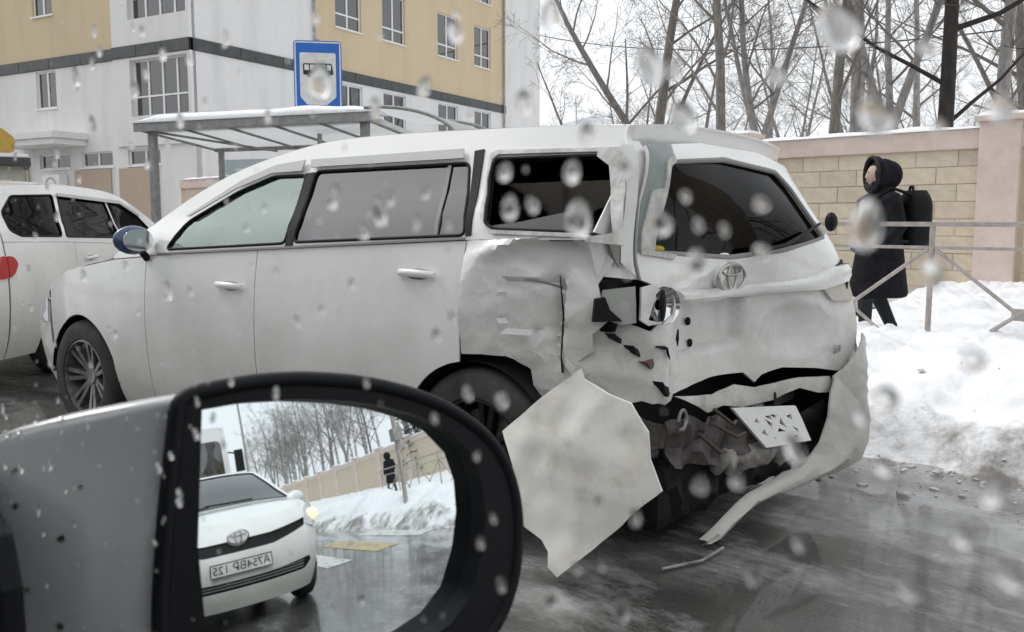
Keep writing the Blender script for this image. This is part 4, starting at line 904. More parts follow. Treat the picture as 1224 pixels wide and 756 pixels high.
# dark hollow behind the tailgate and the mangled underside
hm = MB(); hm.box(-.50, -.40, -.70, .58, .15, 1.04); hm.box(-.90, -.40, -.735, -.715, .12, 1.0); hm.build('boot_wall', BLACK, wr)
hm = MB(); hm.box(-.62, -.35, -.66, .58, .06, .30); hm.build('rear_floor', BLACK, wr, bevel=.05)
bm_ = MB()
def lump(a, b, seed, r0, n=26):
    rr = []
    for i in range(n):
        t = i / (n - 1); c = Vector(a).lerp(Vector(b), t) + Vector((.03 * nz(i * .4, seed), .0, .05 * nz(i * .33, seed + 3)))
        rr.append([c + Vector((r0 * .7 * math.cos(q) * (1 + .6 * nz(i * .5, q * 1.3, seed)), .0, r0 * math.sin(q) * (1 + .7 * nz(i * .45, q * 1.7, seed + 5)))) for q in [2 * math.pi * j / 12 for j in range(12)]])
    return rr
DARKM = mat('mangled dark metal', (.10, .09, .082), .55, .2, col2=(.035, .03, .028), scale=9, mixlo=.35, mixhi=.65, bump=.006, bscale=30)
def mang(y, z, o=0): p = rear0(y, z, o); p.x += .045 * fold(y, z, 1.4, 5) + .025 * fold(y, z, 3.1, 12); p.z += .03 * fold(y, z, 2.2, 6); return tuple(p)
panel('bent_crash_beam', [(.60, .47), (.50, .50), (.40, .47), (.25, .44), (.10, .40), (-.12, .37), (-.12, .29), (.05, .27), (.22, .27), (.38, .29), (.50, .30), (.60, .33)], mang, DARKM, wr, step=.024, smooth=22, off=.06)
panel('torn_liner', [(.58, .42), (.50, .46), (.38, .43), (.30, .38), (.33, .33), (.45, .34), (.56, .32)], lambda y, z, o=0: mang(y + .31, z + .2, o)[:1] + (y + .02 * fold(y, z, 1, 9), z + .03 * fold(y, z, 4, 8)), mat('torn grey liner', (.17, .155, .14), .8, col2=(.30, .28, .25), scale=14, bump=.008), wr, step=.022, smooth=22, off=.10)
MB().loft(lump((-.70, .25, .26), (-.80, -.22, .24), 9, .045)).build('exhaust_silencer', BARE, wr, 50)
panel('underbody_shade_sheet', ragged([(.60, .33), (.2, .30), (-.3, .30), (-.58, .40), (-.58, .14), (-.2, .10), (.2, .07), (.45, .09), (.60, .12)], .02, .05, 4), mang, BLACK, wr, step=.04, smooth=22, off=-.02)  # black hanging sheet, widened to deepen the shadow under the rear
MB().tube([rear0(.575, .50, .09) + Vector((0, .03 * math.cos(a), .035 * math.sin(a))) for a in [R(300) * i / 16 for i in range(17)]], .006, 6).build('loose_wire', BARE, wr)
for k, (y0, z0, y1, z1) in enumerate(((.40, .50, .20, .42), (.42, .46, .12, .36), (.5, .44, .30, .33))):
    MB().tube([rear0(y0, z0, .10), rear0((y0 + y1) / 2, (z0 + z1) / 2 - .03, .13), rear0(y1, z1, .10)], .007, 6).build('loose_wire', mat('brown wire', (.06, .045, .04), .7), wr)
# white perforated bumper bracket
bh = [[(.02, .035), (.055, .075), (-.0, .075)], [(-.02, .035), (-.055, .075), (-.0 - .004, .078)], [(.02, -.005), (.06, -.03), (.06, .03)], [(-.02, .0), (-.06, -.03), (-.06, .03)], [(0, -.02), (.04, -.05), (-.04, -.05)]]
bh = [[(.012, .03), (.05, .055), (.0, .06)], [(-.012, .03), (-.05, .055), (-.004, .06 + .006)], [(.03, .012), (.065, -.02), (.065, .045)], [(-.03, .012), (-.065, -.02), (-.065, .045)], [(.0, -.012), (.04, -.035), (-.04, -.035)],
      [(.12, .05), (.16, .03), (.13, .02)], [(.13, -.01), (.17, -.03), (.14, -.05)], [(-.12, .05), (-.15, .02), (-.17, .06)], [(-.12, -.01), (-.16, -.03), (-.14, -.055)], [(.09, -.06), (.105, -.06), (.10, -.075)], [(-.10, -.06), (-.09, -.075), (-.115, -.075)]]
def brk(a, b, o=0):
    u, v = (.235 - a) / .475, (.105 - b) / .21; q = [(.195, .475), (-.235, .424), (-.32, .267), (.016, .293)]
    y = (q[0][0] * (1 - u) + q[1][0] * u) * (1 - v) + (q[3][0] * (1 - u) + q[2][0] * u) * v; z = (q[0][1] * (1 - u) + q[1][1] * u) * (1 - v) + (q[3][1] * (1 - u) + q[2][1] * u) * v
    p = Vector((-.80 + .22 * y + .2 * (z - .37), y, z)); return (p.x - o, p.y, p.z)
panel('perforated_bracket', [(.235, .105), (-.24, .105), (-.24, .03), (-.225, -.105), (.235, -.105)], brk, mat('white nylon', (.76, .76, .74), .5), wr, bh, step=.03, th=.012)
panel('inner_bumper_panel', [(.50, .560), (.18, .515), (.0, .53), (-.14, .50), (-.40, .515), (-.60, .50), (-.66, .42), (-.52, .435), (-.40, .47), (-.24, .435), (-.05, .43), (.1, .46), (.22, .45), (.35, .50)], lambda y, z, o=0: (lambda p: (p.x + .012 * fold(y, z, 2.4, 6), p.y, p.z))(rear0(y, z, o + .005)), PAINT_D, wr, step=.03, smooth=26)
panel('far_bumper_side', [(-.60, .22), (-.88, .25), (-.92, .5), (-.88, .75), (-.82, 1.0), (-.60, 1.1)], lambda a, b, o=0: WRECK.side(-1, a, b, o), PAINT, wr, step=.08)
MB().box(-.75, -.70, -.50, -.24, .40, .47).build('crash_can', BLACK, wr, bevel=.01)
# near-side lamp wreckage
LC = rear0(.70, .90, 0)
MB().box(-.50, -.40, .50, .715, .80, .985).build('lamp_pocket', BLACK, wr, bevel=.03)
panel('lamp_reflector', [(.665, .965), (.745, .955), (.75, .86), (.70, .835), (.665, .84)], rear0, mat('lamp reflector grey', (.36, .37, .34), .4), wr, off=.03, th=.03)
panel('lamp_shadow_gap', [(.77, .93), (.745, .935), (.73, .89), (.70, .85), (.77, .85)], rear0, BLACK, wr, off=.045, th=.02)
lmm = MB()
Lm = Matrix.Translation(rear0(.575, .895, .03)) @ Matrix.Rotation(R(-90), 4, 'Y') @ Matrix.Rotation(R(-20), 4, 'X')
lmm.lathe([(.020, -.02), (.045, -.005), (.060, .015), (.066, .02), (.070, .01), (.068, -.02)], 24, Lm); lb = lmm.build('lamp_bowl', CHROME, wr, 60)
MB().ell(rear0(.60, .895, .055), (.012, .016, .058), 10, 8).build('lamp_bulb_slot', BLACK, lb)
panel('broken_lamp_lens', [(.545, .95), (.515, .93), (.51, .87), (.54, .835), (.60, .83), (.55, .86), (.535, .90)], rear0, CLEARL, wr, off=.05, th=.01)
panel('lamp_rim', [(.655, .96), (.625, .965), (.60, .945), (.615, .935), (.64, .85), (.60, .835), (.64, .83), (.66, .85)], rear0, PAINT_D, wr, off=.05, th=.015)
# torn lower corner
def torn(y, z, o=0):
    p = rear0(min(y, .80), z, o); p.y = y; p.x += .022 * fold(y, z, 1.9, 4) + .008 * fold(y, z, 3.7, 10) + max(0, y - .62) * .45; p.y += .03 * fold(y, z, 2.6, 6); return tuple(p)
panel('torn_rear_corner', ragged([(.80, .84), (.66, .83), (.60, .80), (.50, .78), (.44, .64), (.50, .585), (.57, .54), (.66, .56), (.72, .54), (.76, .58), (.785, .68), (.79, .76)], .010, .03, 2), torn, PAINT_D, wr, step=.026, smooth=24, off=.02)
SLIT = [(.70, .775, .05, .008, 35), (.665, .735, .04, .010, 40), (.60, .60, .04, .007, 50), (.64, .69, .03, .02, 20)]
RUST = mat('rust stained gap', (.16, .09, .08), .8)
for k, (y, z, L, w_, an) in enumerate(SLIT):
    c = Vector(torn(y, z, .035)); Mt = Matrix.Translation(c) @ Matrix.Rotation(R(an), 4, 'X'); m_ = MB(); m_.loft([[Mt @ Vector((-.012 + .008 * nz(k, i), L * (t - .5) * 2, w_ * (1 - abs(2 * t - 1)) * s_ + .3 * w_ * nz(k * 3, i * 1.7))) for s_ in (-1, 1)] + [Mt @ Vector((.03, L * (t - .5) * 2, 0))] for i, t in enumerate([j / 8 for j in range(9)])]); m_.build('torn_gap', RUST if k == 3 else BLACK, wr)
for cr in ([(.615, .752), (.58, .745), (.565, .74), (.56, .715), (.55, .70)], [(.47, .80), (.468, .765), (.472, .74)], [(.62, .62), (.57, .60), (.555, .575)]): MB().tube([torn(y_, z_, .03) for y_, z_ in cr], [.003] + [.007 - .001 * q_ for q_ in range(len(cr) - 2)] + [.002], 6).build('torn_seam', BLACK, wr)
MB().tube([quarter(-.31, 1.0, .012), quarter(-.315, .85, .012), quarter(-.335, .72, .012), quarter(-.345, .66, .012)], [.002, .004, .003, .005], 6).build('torn_seam', BLACK, wr)
MB().tube([quarter(-.17, .985, .004), quarter(-.24, .98, .012), quarter(-.30, .955, .008)], .004, 6).build('torn_seam', GREYP, wr)
panel('wheel_arch_flap', [(-.14, .715), (-.20, .735), (-.30, .72), (-.34, .69), (-.35, .62), (-.31, .55), (-.27, .54), (-.23, .60), (-.22, .66)], lambda a, b, o=0: (lambda p: (p[0], p[1] + .012 - .1 * (.7 - b), p[2]))(quarter(a, b, o)), PAINT_D, wr, step=.03, smooth=24)
# torn bumper skin hanging to the road
def skin(x, z, o=0):
    y = .985 + .10 * (.5 - z) + .035 * fold(x, z, .8, 2.2) * sm(0, .25, z) + .008 * fold(x, z, 2.3, 8) - .10 * sm(-.55, -.85, x) * 0 + .06 * sm(-.2, -.6, -abs(x)) * 0
    y -= .10 * max(0, -.55 - x); y -= .4 * max(0, z - .58) ** 1.5 + .3 * max(0, x + .30) ** 1.6; y += .006 * math.exp(-((x + z * .8 + .12) / .03) ** 2); return (x, y + o, z + .012)
panel('hanging_bumper_skin', ragged([(-.513, .699), (-.53, .67), (-.62, .63), (-.698, .607), (-.767, .523), (-.775, .44), (-.819, .347), (-.80, .33), (-.689, .213), (-.56, .085), (-.476, .005), (-.44, .03), (-.43, .08), (-.402, .114), (-.33, .145), (-.255, .196), (-.245, .215), (-.269, .347), (-.235, .40), (-.201, .449), (-.30, .53)], .005, .05, 3), skin, SHELL, wr, step=.03, smooth=24, th=.009)
# far-side bumper remains: wrapped corner and a strip trailing to the road
def bumr(y, z, o=0): p = rear0(y, z, o + .03); p.x += .012 * fold(y, z, 1.1, 5); return tuple(p)
panel('bumper_remnant', ragged([(-.60, .50), (-.66, .54), (-.76, .68), (-.80, .66), (-.85, .50), (-.873, .46), (-.873, .17), (-.74, .15), (-.62, .20), (-.57, .26), (-.60, .32), (-.62, .40)], .012, .03, 8), bumr, PAINT_D, wr, step=.035, smooth=28)
UE = [(-.60, .50, .03), (-.56, .43, .04), (-.52, .33, .05), (-.47, .24, .05), (-.43, .17, .05), (-.32, .15, .06), (-.2, .14, .07), (-.04, .142, .10), (.15, .138, .12), (.25, .115, .12), (.356, .087, .12), (.43, .06, .12), (.50, .04, .12)]
LE = [(-.86, .46, .03), (-.85, .40, .04), (-.82, .28, .04), (-.80, .19, .05), (-.72, .11, .05), (-.62, .07, .06), (-.40, .045, .08), (-.10, .04, .10), (.08, .064, .12), (.18, .045, .12), (.30, .02, .12), (.38, .012, .12), (.46, .005, .12)]
rr = []
for i, ((y0, z0, o0), (y1, z1, o1)) in enumerate(zip(UE, LE)):
    a_ = Vector((XR(y0, z0) - o0, y0, z0 + .03 * nz(i * 1.9, 3))); b_ = Vector((XR(y1, max(z1, .2)) - o1, y1, z1)); b_ = a_.lerp(b_, (1.0 if i < 6 else .72) + .22 * nz(i * 1.3, 9)); row = [a_.lerp(b_, t / 5) + Vector((-.03 * math.sin(math.pi * t / 5) + .018 * nz(i * .9, t * 1.3), 0, (.012 if 0 < t < 5 else .02) * nz(i * 1.1, t * .8, 4))) for t in range(6)]
    rr.append(row + [p + Vector((.008, 0, 0)) for p in reversed(row)])
MB().loft(rr).build('trailing_bumper_strip', PAINT_D, wr, 32)
MB().tube([(-.82, .46, .02), (-.80, .60, .012), (-.72, .75, .012)], .006, 6).build('loose_wire', BARE, wr)
MB().ell(rear0(.50, 1.092, -.02), (.03, .055, .014), 10, 6).build('yellow_rag', mat('yellow rag', (.40, .37, .04), .8), wr, 60)

# ---------------- white estate car ahead on the left
WAG = Body(.85, [(-.9, 1.04), (0, 1.02), (1.5, .96), (2.3, .92), (3.4, .78)],
  [(-.85, 1.43), (-.5, 1.475), (.2, 1.51), (.8, 1.51), (1.3, 1.46), (1.7, 1.31), (2.25, 1.0), (2.8, .92), (3.2, .78), (3.4, .65)],
  [(-.85, 1.40), (-.5, 1.44), (.2, 1.47), (.8, 1.465), (1.3, 1.41), (1.7, 1.25), (2.25, .95), (2.8, .88), (3.2, .74), (3.4, .60)],
  [(-.9, .90), (-.55, .96), (0, 1), (2.0, 1), (2.6, .97), (3.0, .89), (3.4, .62)], .42)
GS = dict(zs=.2, wb=2.6, ra=.34, rw=.31, xd=[1.95, 1.10, .15], xe=3.0, xq=-.70, xA=2.2, wtop=1.36, cowl=2.22, nose=3.25,
  wins=[('front_window', [(1.80, 1.0), (1.0, 1.03), (1.03, 1.37), (1.25, 1.345), (1.52, 1.23)], BLACKGL), ('rear_window', [(.95, 1.035), (.98, 1.375), (.22, 1.39), (.06, 1.06)], BLACKGL),
        ('quarter_window', [(.0, 1.065), (.15, 1.39), (-.40, 1.37), (-.58, 1.25), (-.60, 1.12), (-.5, 1.075)], BLACKGL)])
cl = empty('estate_car', (-4.34, 7.0, 0), R(88.5), 'white estate car with dark rear side windows at the left edge, red tail lamp showing', 'car')
build_sides(cl, WAG, GS, PAINT); build_top(cl, WAG, GS, PAINT, -.72)
fr_ = fascia(WAG, -.70, [(.18, -.92), (.45, -1.0), (.75, -.97), (1.0, -.93), (1.4, -.80), (1.5, -.75)], -1)
rg = rounded([(-.5, 1.06), (.5, 1.06), (.42, 1.33), (-.42, 1.33)], .05)
panel('tailgate', [(-.795, .20), (.795, .20), (.795, 1.39), (-.795, 1.39)], fr_, PAINT, cl, [rg], step=.08); panel('rear_windscreen', rg, fr_, BLACKGL, cl, step=.1, off=-.005, th=.004)
for sg in (1, -1):
    panel('tail_lamp', rounded([(sg * .795, .78), (sg * .52, .78), (sg * .50, .92), (sg * .795, .94)], .03), fr_, REDL, cl, step=.05, off=.012, th=.02)
    panel('tail_lamp_side', rounded([(-.70, .78), (-.645, .81), (-.60, .88), (-.635, .93), (-.70, .94)], .02), lambda a, b, o=0: WAG.side(sg, a, b, o), REDL, cl, step=.05, off=.010, th=.015)
    side_mirror(cl, WAG, sg, 1.88, 1.02, PAINT, .85)
    panel('window_visor', [(1.54, 1.235), (1.26, 1.36), (.20, 1.40), (.20, 1.375), (1.24, 1.33), (1.52, 1.215)], lambda a, b, o=0: WAG.side(sg, a, b, o), VIS, cl, off=.02, th=.006)
panel('front_bumper', [(-.795, .2), (.795, .2), (.795, .68), (-.795, .68)], fascia(WAG, 3.0, [(.18, 3.3), (.45, 3.42), (.7, 3.3)]), PAINT, cl, step=.1)

# ---------------- small hatchback following behind (seen in the mirror)
VZ = Body(.845, [(-.6, 1.05), (0, 1.02), (1.2, .99), (2.0, .96), (3.1, .90)],
  [(-.62, 1.38), (-.3, 1.47), (.3, 1.52), (.8, 1.52), (1.15, 1.48), (1.6, 1.32), (2.2, 1.06), (2.5, 1.03), (2.8, .97), (2.98, .90), (3.12, .80), (3.2, .7)],
  [(-.62, 1.34), (-.3, 1.43), (.3, 1.48), (.8, 1.475), (1.15, 1.43), (1.6, 1.26), (2.2, 1.00), (2.5, .97), (2.8, .90), (2.98, .84), (3.12, .74), (3.2, .65)],
  [(-.65, .9), (-.3, .97), (.2, 1), (1.9, 1), (2.45, .985), (2.8, .92), (3.2, .66)], .42)
VS_ = dict(zs=.2, wb=2.46, ra=.33, rw=.30, xd=[1.80, .95, .10], xe=2.85, xq=-.5, xA=2.15, wtop=1.22, cowl=2.16, nose=2.98,
  wins=[('front_window', [(1.70, .97), (.88, 1.0), (.92, 1.36), (1.12, 1.35), (1.42, 1.22)], LIGHTGL), ('rear_window', [(.83, 1.0), (.87, 1.37), (.05, 1.38), (-.20, 1.05)], DARKGL)])
vz = empty('hatchback_car', RW(-3.15 - 3.2, .88), RROT, 'small white hatchback with one headlamp lit, reflected in the door mirror', 'car')
build_sides(vz, VZ, VS_, PAINT); build_top(vz, VZ, VS_, PAINT, -.55)
panel('tailgate', [(-.795, .2), (.795, .2), (.795, 1.33), (-.795, 1.33)], fascia(VZ, -.5, [(.2, -.68), (.6, -.72), (1.0, -.68), (1.35, -.55)], -1), PAINT, vz, step=.1)
fv0 = fascia(VZ, 2.70, [(.18, 3.12), (.35, 3.20), (.52, 3.23), (.68, 3.21), (.80, 3.15), (.90, 3.05), (.96, 2.95)])
def fv(q, z, o=0): return fv0(q, z if z < .5 else .5 + (z - .5) * 1.22, o)
lowg = rounded([(-.42, .36), (.42, .36), (.50, .42), (.46, .47), (.12, .44), (-.12, .44), (-.46, .47), (-.50, .42)], .02)
fogs = [rounded([(sg * .56, .40), (sg * .68, .44), (sg * .70, .54), (sg * .64, .50)], .015) for sg in (1, -1)]
upg = rounded([(-.46, .755), (-.44, .70), (-.16, .635), (.16, .635), (.44, .70), (.46, .755), (.16, .715), (-.16, .715)], .012)
panel('front_bumper', [(-.795, .19), (.795, .19), (.795, .70), (.74, .80), (.4, .845), (-.4, .845), (-.74, .80), (-.795, .70)], fv, PAINT, vz, [lowg, upg] + fogs, step=.045, th=.01)
for h in [lowg, upg] + fogs: panel('grille', h, fv, BLACK, vz, step=.06, off=-.02)
for k in range(3): panel('grille_bar', [(-.40, .385 + k * .025), (.40, .385 + k * .025), (.40, .392 + k * .025), (-.40, .392 + k * .025)], fv, GREYP, vz, step=.1, off=-.008, th=.006)
HEADL = emit('lit headlamp', (1, .80, .48), .75)
for sg in (1, -1):
    hl = panel('headlamp', rounded([(sg * .45, .70), (sg * .57, .665), (sg * .67, .69), (sg * .72, .82), (sg * .62, .86), (sg * .49, .82)], .03), fv, CLEARL, vz, step=.04, off=.012, th=.02)
    if sg < 0: MB().ell(fv(-.575, .755, .014), (.035, .075, .06), 14, 9).build('lit_bulb', HEADL, hl, 180)
    side_mirror(vz, VZ, sg, 1.78, .98, PAINT, .95)
em = MB(); EMV = Matrix.Translation(Vector(fv(0, .72, .035))) @ Matrix(((0, 0, 1, 0), (1, 0, 0, 0), (0, 1, 0, 0), (0, 0, 0, 1))); emblem(em, EMV, 1.0); eo = em.build('emblem', CHROME, vz, 60)
MB().ell(fv(0, .72, .005), (.02, .09, .062), 18, 9).build('emblem_disc', PAINT, eo, 60)
PLW = mat('plate white', (.72, .72, .70), .4, col2=(.55, .54, .50), scale=8)
pf = fv(0, .55, .02); plt = MB().box(pf[0], pf[0] + .012, -.26, .26, .495, .605).build('number_plate', BLACK, vz, bevel=.004); MB().box(pf[0] + .0125, pf[0] + .016, -.252, .252, .503, .597).build('plate_face', PLW, plt)
def text(body, size, M, m, parent, name='lettering', ext=.001):
    c = bpy.data.curves.new(name, 'FONT'); c.body = body; c.size = size; c.extrude = ext; c.align_x = 'CENTER'; c.align_y = 'CENTER'
    o = bpy.data.objects.new(name, c); COL.objects.link(o); dg = bpy.context.evaluated_depsgraph_get(); me = bpy.data.meshes.new_from_object(o.evaluated_get(dg)); bpy.data.objects.remove(o)
    me.transform(M); me.materials.clear(); me.materials.append(m); return link(name, me, parent)
text('А754ВР 125', .092, Matrix.Translation((pf[0] + .0175, 0, .55)) @ Matrix(((0, 0, 1, 0), (1, 0, 0, 0), (0, 1, 0, 0), (0, 0, 0, 1))), INK, plt)
# ------------------------------------------------------------------ people
COAT = mat('black winter coat', (.007, .007, .009), .8, col2=(.014, .014, .018), scale=12, bump=.012, bscale=9, spec=.15); TROU = mat('dark trousers', (.014, .018, .020), .9); SKIN = mat('skin', (.50, .36, .29), .6)
BAGM = mat('black backpack nylon', (.006, .006, .007), .6, spec=.2, bump=.003, bscale=30); FUR = mat('dark hood trim', (.02, .018, .017), .95)
def person(loc, rz, label, s=1.0, step=1):
    P = empty('person', loc, rz, label, 'person'); P.scale = (s * 1.12, s * 1.12, s); mb = MB(); N = 20
    def ring(cx, cy, z, rx, ry): return [(cx + rx * math.cos(2 * math.pi * j / N), cy + ry * math.sin(2 * math.pi * j / N), z) for j in range(N)]
    mb.loft([ring(.0, 0, .42, .25, .235), ring(.0, 0, .46, .265, .245), ring(.0, 0, .75, .225, .225), ring(0, 0, 1.02, .19, .215), ring(-.01, 0, 1.28, .18, .235), ring(-.01, 0, 1.42, .15, .215), ring(0, 0, 1.50, .10, .13), ring(.015, 0, 1.56, .09, .09)])
    mb.ell((.0, 0, 1.665), (.135, .125, .165)); mb.ell((-.055, 0, 1.66), (.12, .125, .15)); mb.ell((.065, 0, 1.655), (.085, .075, .115)); mb.ell((.145, 0, 1.645), (.022, .016, .026))
    for sy in (1, -1):
        k = .16 * sy * step
        mb.tube([(0, .10 * sy, .75), (.07 + .55 * k, .10 * sy, .48), (-.02 + 1.05 * k, .10 * sy, .10)], [.095, .075, .055], 12); mb.tube([(-.02 + 1.05 * k, .10 * sy, .13), (-.02 + 1.05 * k, .10 * sy, .03)], [.055, .055], 10)
        mb.ell((.03 + 1.05 * k, .10 * sy, .045), (.135, .05, .045))
        mb.tube([(-.01, .20 * sy, 1.42), (-.05, .275 * sy, 1.14), (.08, .25 * sy, .93), (.15, .20 * sy, .90)], [.075, .068, .058, .05], 12); mb.ell((-.01, .20 * sy, 1.41), (.085, .075, .08))
    me = mb.mesh('body', [COAT], fix=False); o = link('body', me); o.modifiers.new('r', 'REMESH'); r = o.modifiers['r']; r.mode = 'VOXEL'; r.voxel_size = .016; r.use_smooth_shade = True
    m2 = o.modifiers.new('s', 'SMOOTH'); m2.iterations = 4; m2.factor = .5
    dg = bpy.context.evaluated_depsgraph_get(); bmz = bpy.data.meshes.new_from_object(o.evaluated_get(dg)); bpy.data.objects.remove(o)
    bmz.materials.clear(); [bmz.materials.append(q) for q in (COAT, TROU, SKIN)]
    for p in bmz.polygons:
        c = p.center; p.material_index = 2 if c.x > .085 and 1.55 < c.z < 1.75 and abs(c.y) < .075 else 1 if c.z < .415 else 0
        p.use_smooth = True
    b = link('body', bmz, P)
    hood = MB(); rr = []
    for i in range(11):
        t = i / 10; a = R(-20) + R(140) * t; k = .145 + .012 * math.sin(t * 9)
        rr.append([(.105 - .235 * t, k * 1.02 * math.cos(q) * (1 - .55 * t ** 3), 1.665 + k * 1.22 * math.sin(q) * (1 - .55 * t ** 3) - .03 * t) for q in [2 * math.pi * j / 18 for j in range(18)]])
    hd = MB(); n = 18; vs = [p for r_ in rr for p in r_]; hd.add(vs, [(i * n + j, i * n + (j + 1) % n, (i + 1) * n + (j + 1) % n, (i + 1) * n + j) for i in range(10) for j in range(n)] + [tuple(10 * n + j for j in range(n))]); ho = hd.build('hood', COAT, P, 60, fix=False)
    MB().tube([rr[0][j % n] for j in range(n + 1)], .018, 6, cap=False).build('hood_trim', FUR, ho, 60)
    MB().tube([(.10, .05 * c, 1.53 + .02 * abs(c)) for c in (-1.6, -.8, 0, .8, 1.6)], .035, 8).build('scarf', FUR, P, 60)
    for sy in (.032, -.032): MB().ell((.148, sy, 1.685), (.006, .010, .006), 8, 6).build('eye', INK, P)
    MB().ell((.148, 0, 1.598), (.005, .022, .006), 8, 6).build('mouth', mat('lips', (.35, .16, .14), .6), P)
    return P
PR = math.atan2(-.02, -1)
person((3.66, 8.85, .02), PR, 'person in a black hooded coat and backpack walking left behind the railing', .97)
bp_ = empty('backpack', (3.66, 8.85, .0), PR, 'black backpack on the back of the walking person', 'backpack'); bp_.scale = (1.12, 1.12, 1.0)
rr = []
for i in range(13):
    t = i / 12; z = .90 + .58 * t; k = min(1, .35 + 2.6 * min(t * 1.3, 1 - t)); k = k * (2 - k); kx = min(1, .40 + 1.9 * min(t * 1.6, 1 - t)); kx = kx * (2 - kx)
    rr.append([(-.30 + .125 * kx * math.copysign(abs(math.cos(q)) ** .8, math.cos(q)), .17 * k * math.copysign(abs(math.sin(q)) ** .8, math.sin(q)), z) for q in [2 * math.pi * j / 20 for j in range(20)]])
MB().loft(rr).build('bag', BAGM, bp_, 50)
MB().loft([[(-.415 + .03 * math.copysign(abs(math.cos(q)) ** .5, math.cos(q)), .12 * k * math.copysign(abs(math.sin(q)) ** .5, math.sin(q)), z) for q in [2 * math.pi * j / 16 for j in range(16)]] for z, k in ((.93, .8), (.96, 1), (1.14, 1), (1.17, .8))]).build('front_pocket', BAGM, bp_, 50)
for sy in (1, -1): MB().tube([(-.20, .11 * sy, 1.44), (-.02, .14 * sy, 1.50), (.15, .135 * sy, 1.38), (.16, .14 * sy, 1.15), (-.02, .20 * sy, 1.0), (-.19, .13 * sy, .98)], .018, 6).build('shoulder_strap', BAGM, bp_, 60)
MB().tube([(-.26, -.04, 1.47), (-.26, -.02, 1.52), (-.26, .02, 1.52), (-.26, .04, 1.47)], .012, 6).build('carry_loop', BAGM, bp_, 60)
person(RW(-18.3, 10.8, .1), RROT + math.pi, 'dark clothed person beside the wall, reflected in the door mirror', 1.0, -1)

# ------------------------------------------------------------------ things behind the viewer, seen in the mirror
RT2 = random.Random(9)
for i in range(52):
    e_ = -7.5 - i * 1.30 - RT2.uniform(0, 1.0); n_ = RT2.uniform(15.6, 22)
    tree(['birch', 'slim', 'birch', 'vase', 'birch'][i % 5], 0, 0, RT2.uniform(.95, 1.3), RT2.uniform(0, 360), 'bare tree behind the wall, reflected in the door mirror', 'bare trees reflected in the mirror', loc=RW(e_, n_, .1))
# dark conifer
NEED = mat('spruce needles', (.018, .035, .022), .9, col2=(.03, .05, .03), scale=3)
cf = empty('conifer_tree', RW(-21.5, 15.8, .1), 0, 'dark green conifer above the wall, reflected in the door mirror', 'tree')
MB().tube([(0, 0, 0), (0, 0, 9)], [.2, .03], 8).build('trunk', BARK[0], cf); cr = MB(); rc = random.Random(2)
for k in range(260):
    t = (k + rc.random()) / 260; z = .9 + 8 * t; L = 2.4 * (1 - t) + .3; a = rc.uniform(0, 6.283); d = Vector((math.cos(a), math.sin(a), -.25)); sd = Vector((-math.sin(a), math.cos(a), 0))
    for j in range(9):
        u = (j + 1) / 9; c = Vector((0, 0, z)) + d * L * u; w_ = .34 * (1.1 - u) + .08
        for s_ in (1, -1): cr.add([c, c + sd * s_ * w_ + d * .18 + Vector((0, 0, -.12 * rc.random())), c + d * .22], [(0, 1, 2)])
cr.build('crown', NEED, cf, fix=False)
# utility poles
for k, (e_, n_, H) in enumerate(((-30, 6.2, 8.5), (-55, 6.2, 8.5), (-44, -2.8, 9))):
    up_ = empty('utility_pole', RW(e_, n_, 0), RROT, ('nearest grey utility pole', 'farther grey utility pole', 'utility pole across the road')[k] + ' reflected in the door mirror', 'pole')
    MB().tube([(0, 0, -.1), (0, 0, H)], [.11, .07], 10).build('shaft', GALV, up_, 60); MB().box(-.03, .03, -.5, .5, H - .68, H - .62).build('cross_arm', GALV, up_)
    for y in (-.45, 0, .45): MB().lathe([(0, 0), (.04, .0), (.05, .05), (.03, .12), (0, .13)], 10, Matrix.Translation((0, y, H - .6))).build('insulator', PVC, up_)
ps = empty('crossing_post', RW(-7.1, 4.95, 0), RROT, 'grey post with round lamp head beside the snow, reflected in the door mirror', 'post')
MB().tube([(0, 0, -.1), (0, 0, 3.2)], .05, 10).build('shaft', GALV, ps, 60); MB().box(-.08, .12, -.12, .12, 1.55, 1.8).build('button_box', STEEL, ps, bevel=.02); MB().lathe([(0, 0), (.12, 0), (.14, .06), (.1, .12), (0, .13)], 18, Matrix.Translation((.05, 0, 2.3)) @ Matrix.Rotation(R(90), 4, 'Y')).build('lamp_head', STEEL, ps, 50)
